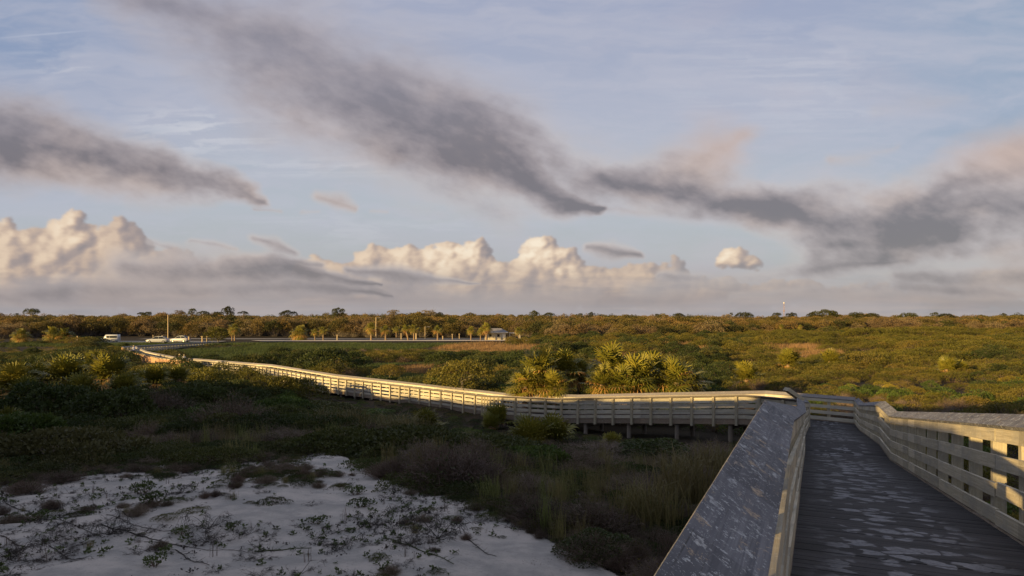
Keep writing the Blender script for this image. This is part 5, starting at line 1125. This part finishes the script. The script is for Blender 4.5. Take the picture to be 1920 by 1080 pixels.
HEAPS = [ # cumulus: x, base y, half width, height, brightness
 (20,565,110,120,.74),(110,565,100,120,.78),(230,565,110,110,.62),(380,572,120,66,.45),(520,575,110,66,.5),(650,570,90,76,.6),(760,568,100,74,.72),(870,568,100,84,.78),(980,570,100,84,.72),(1100,570,90,70,.66),(1210,570,80,80,.6),(1330,575,90,60,.55),(1470,575,100,54,.5),(1620,578,110,46,.48),(1800,578,120,50,.5),
 (135,490,58,98,.95),(225,495,60,86,.62),(270,500,26,60,.5),(50,520,90,100,.75),(10,480,34,72,.85),(-40,520,60,110,.8),(330,500,40,38,.40),(180,560,210,90,.5),(345,490,22,26,.4),
 (700,505,40,50,.8),(765,505,50,46,.9),(830,515,50,60,1.0),(890,518,46,72,1.05),(950,530,70,40,.8),(600,512,44,28,.7),
 (1015,520,50,80,1.15),(1060,535,46,75,1.0),(1000,500,34,50,1.15),(1090,545,50,40,.8),(1160,560,60,50,.6),(1265,555,40,70,.5),(1225,560,60,50,.5),
 (1375,497,32,34,1.05),(1405,500,24,18,1.0),(1440,560,90,34,.5),(1880,530,60,22,.7),(1560,560,80,20,.4)]
def cloud_map(W_, H_, az0, az1, v1):
    az = np.linspace(az0, az1, W_, dtype=np.float32)[None, :]; v = (np.arange(H_, dtype=np.float32)/(H_-1)*v1)[:, None]
    X = (960+F*np.tan(az)+0*v).astype(np.float32); Y = (600-F*v/np.cos(az)).astype(np.float32)
    fb = lambda sx, sy, seed, o=6, g=.5, r=0.0: fbm((X*math.cos(r)+Y*math.sin(r))/sx, (-X*math.sin(r)+Y*math.cos(r))/sy, seed, o, g)
    # base: clear blue with a high thin veil
    hgt = np.clip((600-Y)/600, 0, 1.2)
    col = ramp_np(hgt, [(0, _srgb(142,140,147)), (.08, _srgb(158,155,158)), (.20, _srgb(172,174,177)), (.36, _srgb(174,181,190)), (.65, _srgb(168,174,193)), (1.0, _srgb(153,162,189))])
    lft = (1-sst(0, 430, X))*sst(.25, .6, hgt); col = lerp(col, _srgb(126,147,182)+0*col, lft*.8)
    rgt = sst(1450, 1950, X)*sst(.3, .6, hgt); col = lerp(col, _srgb(140,160,184)+0*col, rgt*.7)
    w1 = fb(260, 90, 3, 5); 
    cir = fbm(X/420+.5*w1, Y/60+.5*w1, 11, 7, .58); cir2 = fbm(X/170+.3*w1, Y/38+X/500, 23, 6, .6)
    veil = np.clip(sst(-.9, .9, cir)*.52+sst(-.2, 1.2, cir2)*.14, 0, .75)
    col = lerp(col, _srgb(184,184,198)+0*col, veil)
    streak = sst(-.3, .7, fbm(X/150+w1, Y/16+X/300*.4, 31, 7, .6))
    for cx_, cy_, rx, ry, a in ((385,250,150,46,1.5),(600,315,220,20,.55),(560,232,60,12,.5),(90,110,120,60,.22),(130,128,60,14,.3),(1470,150,260,110,.25),(1000,300,60,16,.5),(700,430,320,40,.22)):
        d = np.hypot((X-cx_)/rx, (Y-cy_)/ry)+.35*w1
        col = lerp(col, _srgb(208,208,214)+0*col, np.clip(1.25-d, 0, 1)*.8*np.tanh(streak*a))
    con = np.exp(-((Y-(70-(X)*.085)-1)/1.3)**2)*sst(-60, 60, X)*(1-sst(120, 180, X)); col = lerp(col, _srgb(184,190,208)+0*col, con*.5)
    pk = sst(.1, .9, fb(300, 120, 41, 5))*sst(900, 1300, X)*.25; col = lerp(col, _srgb(190,178,186)+0*col, pk*(1-.5*hgt))
    gl = np.clip((1-hgt/.30), 0, 1)*.6; col = lerp(col, _srgb(168,156,155)+0*col, gl*sst(-.5, .6, cir))
    # cumulus heaps: many small puffs with a shaded side
    hz = np.full(X.shape, -50., np.float32); rr = np.random.default_rng(5); wx = fb(30, 26, 51, 6, .66)*9; wy = fb(30, 26, 57, 6, .66)*9
    wx += fb(9, 9, 61, 3, .6)*1.8; wy += fb(9, 9, 67, 3, .6)*1.8
    bright = np.zeros(X.shape, np.float32)
    Xw = X+wx; Yw = Y+wy; cols_x = (960+F*np.tan(az))[0]
    for (cx_, by, hw, hh, br) in HEAPS:
        n = int(60+hw*1.6)
        for i in range(n):
            t = rr.uniform(-1, 1); env = math.sqrt(max(0, 1-t*t*.92)); q = rr.uniform(0, 1)**.6
            r_ = rr.uniform(.10, .30)*min(hw, hh)*(1.15-.5*q)+1.5
            x_ = cx_+t*hw*(1-.12*q); y_ = by-q*env*(hh-r_*.9); zc = rr.uniform(-.5, .25)*hh*.35+(1-abs(t))*hh*.25
            i0, i1 = np.searchsorted(cols_x, [x_-r_-48, x_+r_+48]); 
            if i1 <= i0: continue
            cz_ = math.cos(math.atan((x_-960)/F)); j0 = max(0, int(((600-(y_+r_+48))*cz_/F)/v1*(H_-1))); j1 = max(0, int(((600-(y_-r_-48))*cz_/F)/v1*(H_-1))+1)
            sl = (slice(j0, j1), slice(i0, i1))
            d2 = ((Xw[sl]-x_)**2+(Yw[sl]-y_)**2)/(r_*r_)
            z_ = np.where(d2 < 1.0, zc+r_*np.sqrt(np.clip(1-d2, 0, 1)), -50)
            m_ = z_ > hz[sl]; hz[sl] = np.where(m_, z_, hz[sl]); bright[sl] = np.where(m_, br, bright[sl])
    alpha = (hz > -49).astype(np.float32)
    def blur(a, k):
        for ax in (0, 1):
            c = np.cumsum(np.pad(a, [(k+1, k) if i == ax else (0, 0) for i in (0, 1)], mode='edge'), axis=ax, dtype=np.float64)
            a = ((np.take(c, range(2*k+1, c.shape[ax]), axis=ax)-np.take(c, range(0, c.shape[ax]-2*k-1), axis=ax))/(2*k+1)).astype(np.float32)
        return a
    al = blur(blur(alpha, 2), 1); al = sst(.15, 1.0, al+.25*fb(16, 12, 73, 5, .65)*(al > .02)*(al < .98))
    hs = np.where(alpha > 0, hz, -12).astype(np.float32); bs = blur(np.where(alpha > 0, bright, .6), 8)
    shade = np.zeros_like(X)
    for k_, wgt in ((1, .30), (3, .38), (9, .40)):
        h_ = blur(blur(hs, k_), k_); gy, gx = np.gradient(h_)
        nl = (-gx*(-.62)+gy*(-1)*(.55)*1.0+.55*1.0)/np.sqrt(gx*gx+gy*gy+1)
        shade += wgt*nl
    lit = np.clip(.20+blur(shade.astype(np.float32), 2)*.80+.20*fb(36, 22, 71, 6, .6), 0, 1); lit *= sst(0, 90, 600-Y)*.75+.25
    warm = ramp_np(lit*np.clip(bs, 0, 1.15), [(0, _srgb(140,130,134)), (.3, _srgb(166,148,143)), (.55, _srgb(200,174,154)), (.8, _srgb(228,202,174)), (1.1, _srgb(244,226,200))])
    base_fade = sst(8, 74, 600-Y+12*w1)
    warm = lerp(_srgb(150,138,140)+0*warm, warm, base_fade)
    al = al*np.clip(.7+.3*base_fade, 0, 1)*np.clip(bs*1.7, .62, 1)
    low = sst(10, 42, 600-Y+10*w1); al *= low
    col = lerp(col, warm, np.clip(al, 0, 1))
    # a soft low bank joins the heaps
    bank = np.exp(-((Y-540)/32)**2)*sst(-.8, .4, fb(260, 26, 81, 7, .58))*.85*(1-.35*sst(1100, 1500, X)); col = lerp(col, lerp(_srgb(142,135,142)+0*col, _srgb(190,170,160)+0*col, sst(-.4, .8, fb(120, 18, 83, 6))), np.clip(bank*.55, 0, 1))
    # stratus sheets
    wA = fb(210, 120, 91, 5, .55)*26; wB = fb(210, 120, 95, 5, .55)*18
    Xs = X+wA; Ys = Y+wB
    dens = np.zeros_like(X); ang = np.zeros_like(X); soft = np.ones_like(X)
    sh2 = None
    for pts, wgt, sf in BANDS:
        best = np.full(X.shape, -9., np.float32)
        hwm = np.mean([p[2] for p in pts]); ks = .35+.65*min(1, hwm/40)
        Xb = X+wA*ks; Yb = Y+wB*ks
        for (x0, y0, w0), (x1, y1, w1_) in zip(pts, pts[1:]):
            dx, dy = x1-x0, y1-y0; L2 = dx*dx+dy*dy
            tt = np.clip(((Xb-x0)*dx+(Yb-y0)*dy)/L2, 0, 1)
            d = np.hypot(Xb-x0-tt*dx, Yb-y0-tt*dy)/(w0+(w1_-w0)*tt)
            best = np.maximum(best, 1.06-d*.58/(sf**.5))
        q_ = wgt*np.clip(best, 0, 1); dens = np.maximum(dens, q_)+.30*np.minimum(dens, q_)
    r1 = R(24)
    nA = fb(190, 90, 101, 6, .5, r1); nB = fb(150, 62, 107, 7, .54, -R(8)); mixr = sst(1100, 1350, X)
    n_ = nA*(1-mixr)+nB*mixr
    fine = fb(46, 24, 113, 5, .6, R(20))
    near = np.clip(dens*3, 0, 1)
    big = fb(330, 130, 131, 4, .5, R(20))
    D_ = dens+near*(.075*n_+.026*fine+.12*big)-.02
    soft_t = 1-sst(60, 330, Y)
    a_ = sst(.12-.02*soft_t, .84+.16*soft_t, D_)*(1-.16*soft_t)
    bd = blur(blur(D_.astype(np.float32), 10), 8); gy_, gx_ = np.gradient(bd); relief = np.clip((gx_*.5-gy_*.85)*24, -1, 1)
    core = np.clip(sst(.30, 1.30, D_+.05*fine)*1.05-.16*relief*0-.0, 0, 1)
    under = np.gradient(blur(D_.astype(np.float32), 8))[0]        # >0 : thicker further up
    c_ = ramp_np(np.clip(core*1.05+.07*n_+.03*fine+.10*big-.20*np.clip(relief, -1, 1), 0, 1), [(0, _srgb(196,184,180)), (.3, _srgb(174,163,164)), (.6, _srgb(154,143,145)), (.88, _srgb(131,121,125)), (1, _srgb(116,108,113))])
    edge = np.clip((a_*(1-core))*1.2, 0, 1)*sst(-.3, .6, fb(240, 150, 121, 4))
    c_ = lerp(c_, _srgb(205,178,160)+0*c_, edge*.5)
    rim = np.exp(-(((X-1370)/110)**2+((Y-262)/60)**2))*.8+np.exp(-(((X-1930)/190)**2+((Y-285)/50)**2))*.9
    c_ = lerp(c_, _srgb(205,174,156)+0*c_, np.clip(rim, 0, 1)*(1-.55*core))
    c_ = lerp(c_, _srgb(150,145,156)+0*c_, soft_t*.38)
    lowm = 1-sst(30, 160, 600-Y); c_ = lerp(c_, _srgb(136,131,139)+0*c_, lowm*.5)
    col = lerp(col, c_, np.clip(a_*.96, 0, 1))
    hz_ = (1-sst(0, 46, 600-Y)); col = lerp(col, lerp(_srgb(150,146,154)+0*col, _srgb(176,162,158)+0*col, sst(-.3, .8, fb(300, 12, 141, 5))), hz_*.5)
    lum = col.mean(-1, keepdims=True); col = (col*.90+lum*.10)*1.10
    return np.clip(col, 0, 2)
# ------------------------------------------------------------------ sky, sun, camera
world = bpy.data.worlds.new("World"); scene.world = world; world.use_nodes = True
W = NT(world.node_tree)
for n in list(W.n): W.n.remove(n)
gen = W.new('ShaderNodeTexCoord').outputs['Generated']; D = W.sep(gen)
hyp = W.math('SQRT', W.math('ADD', W.math('MULTIPLY', D[0], D[0]), W.math('MULTIPLY', D[1], D[1])))
az = W.math('ARCTAN2', D[0], D[1]); el = W.math('DIVIDE', D[2], W.math('MAXIMUM', hyp, .02))
sky = W.new('ShaderNodeTexSky', sky_type='NISHITA'); sky.sun_disc = False
sky.sun_elevation = R(ELEV); sky.sun_rotation = math.atan2(-SX, -SY); sky.air_density = 1.0; sky.dust_density = .6; sky.ozone_density = 2.0
S = .12; K = 1/S; MW, MH, MA, MV = 1500, 700, R(50), .62
cm = cloud_map(MW, MH, -MA, MA, MV)
img = bpy.data.images.new('cloud_map', MW, MH, alpha=False, float_buffer=True); img.colorspace_settings.name = 'Non-Color'
buf = np.ones((MH, MW, 4), np.float32); buf[..., :3] = cm*K; img.pixels.foreach_set(buf.ravel()); img.update()
ti = W.new('ShaderNodeTexImage', interpolation='Cubic', extension='MIRROR'); ti.image = img
W.put(ti.inputs[0], W.comb(W.math('MULTIPLY_ADD', az, .5/MA, .5), W.math('DIVIDE', W.math('MINIMUM', W.math('MAXIMUM', el, .001), MV*.999), MV)))
out = W.mix(.08, ti.outputs[0], sky.outputs[0])
out = W.mix(W.mr(el, -.02, 0, 1, 0), out, tuple(v*K for v in (.05, .045, .035)))
bg = W.new('ShaderNodeBackground'); W.put(bg.inputs[0], out); bg.inputs[1].default_value = S/2**.95
wo = W.new('ShaderNodeOutputWorld'); W.l.new(bg.outputs[0], wo.inputs[0])
world.cycles.sampling_method = 'MANUAL'; world.cycles.sample_map_resolution = 256

sd = bpy.data.lights.new('sun', 'SUN'); so = bpy.data.objects.new('sun', sd); C.objects.link(so)
sd.energy = 5.0; sd.angle = R(.5); sd.color = (1.0, .69, .27)
ldir = Vector((SX*math.cos(R(ELEV)), SY*math.cos(R(ELEV)), -math.sin(R(ELEV))))
so.rotation_euler = ldir.to_track_quat('-Z', 'Y').to_euler(); so.location = (-20, -30, 20)
cam = bpy.data.cameras.new('camera'); co = bpy.data.objects.new('camera', cam); C.objects.link(co)
cam.sensor_width = 36; cam.lens = 36*F/1920; cam.shift_y = 60/1920; cam.clip_end = 5000; cam.clip_start = .05
co.location = (0, 0, 0); co.rotation_euler = (R(90), 0, 0); scene.camera = co
scene.view_settings.view_transform = 'Standard'; scene.view_settings.look = 'None'; scene.view_settings.gamma = 1; scene.view_settings.exposure = .95
scene.render.engine = 'CYCLES'; scene.cycles.max_bounces = 6; scene.cycles.transparent_max_bounces = 8
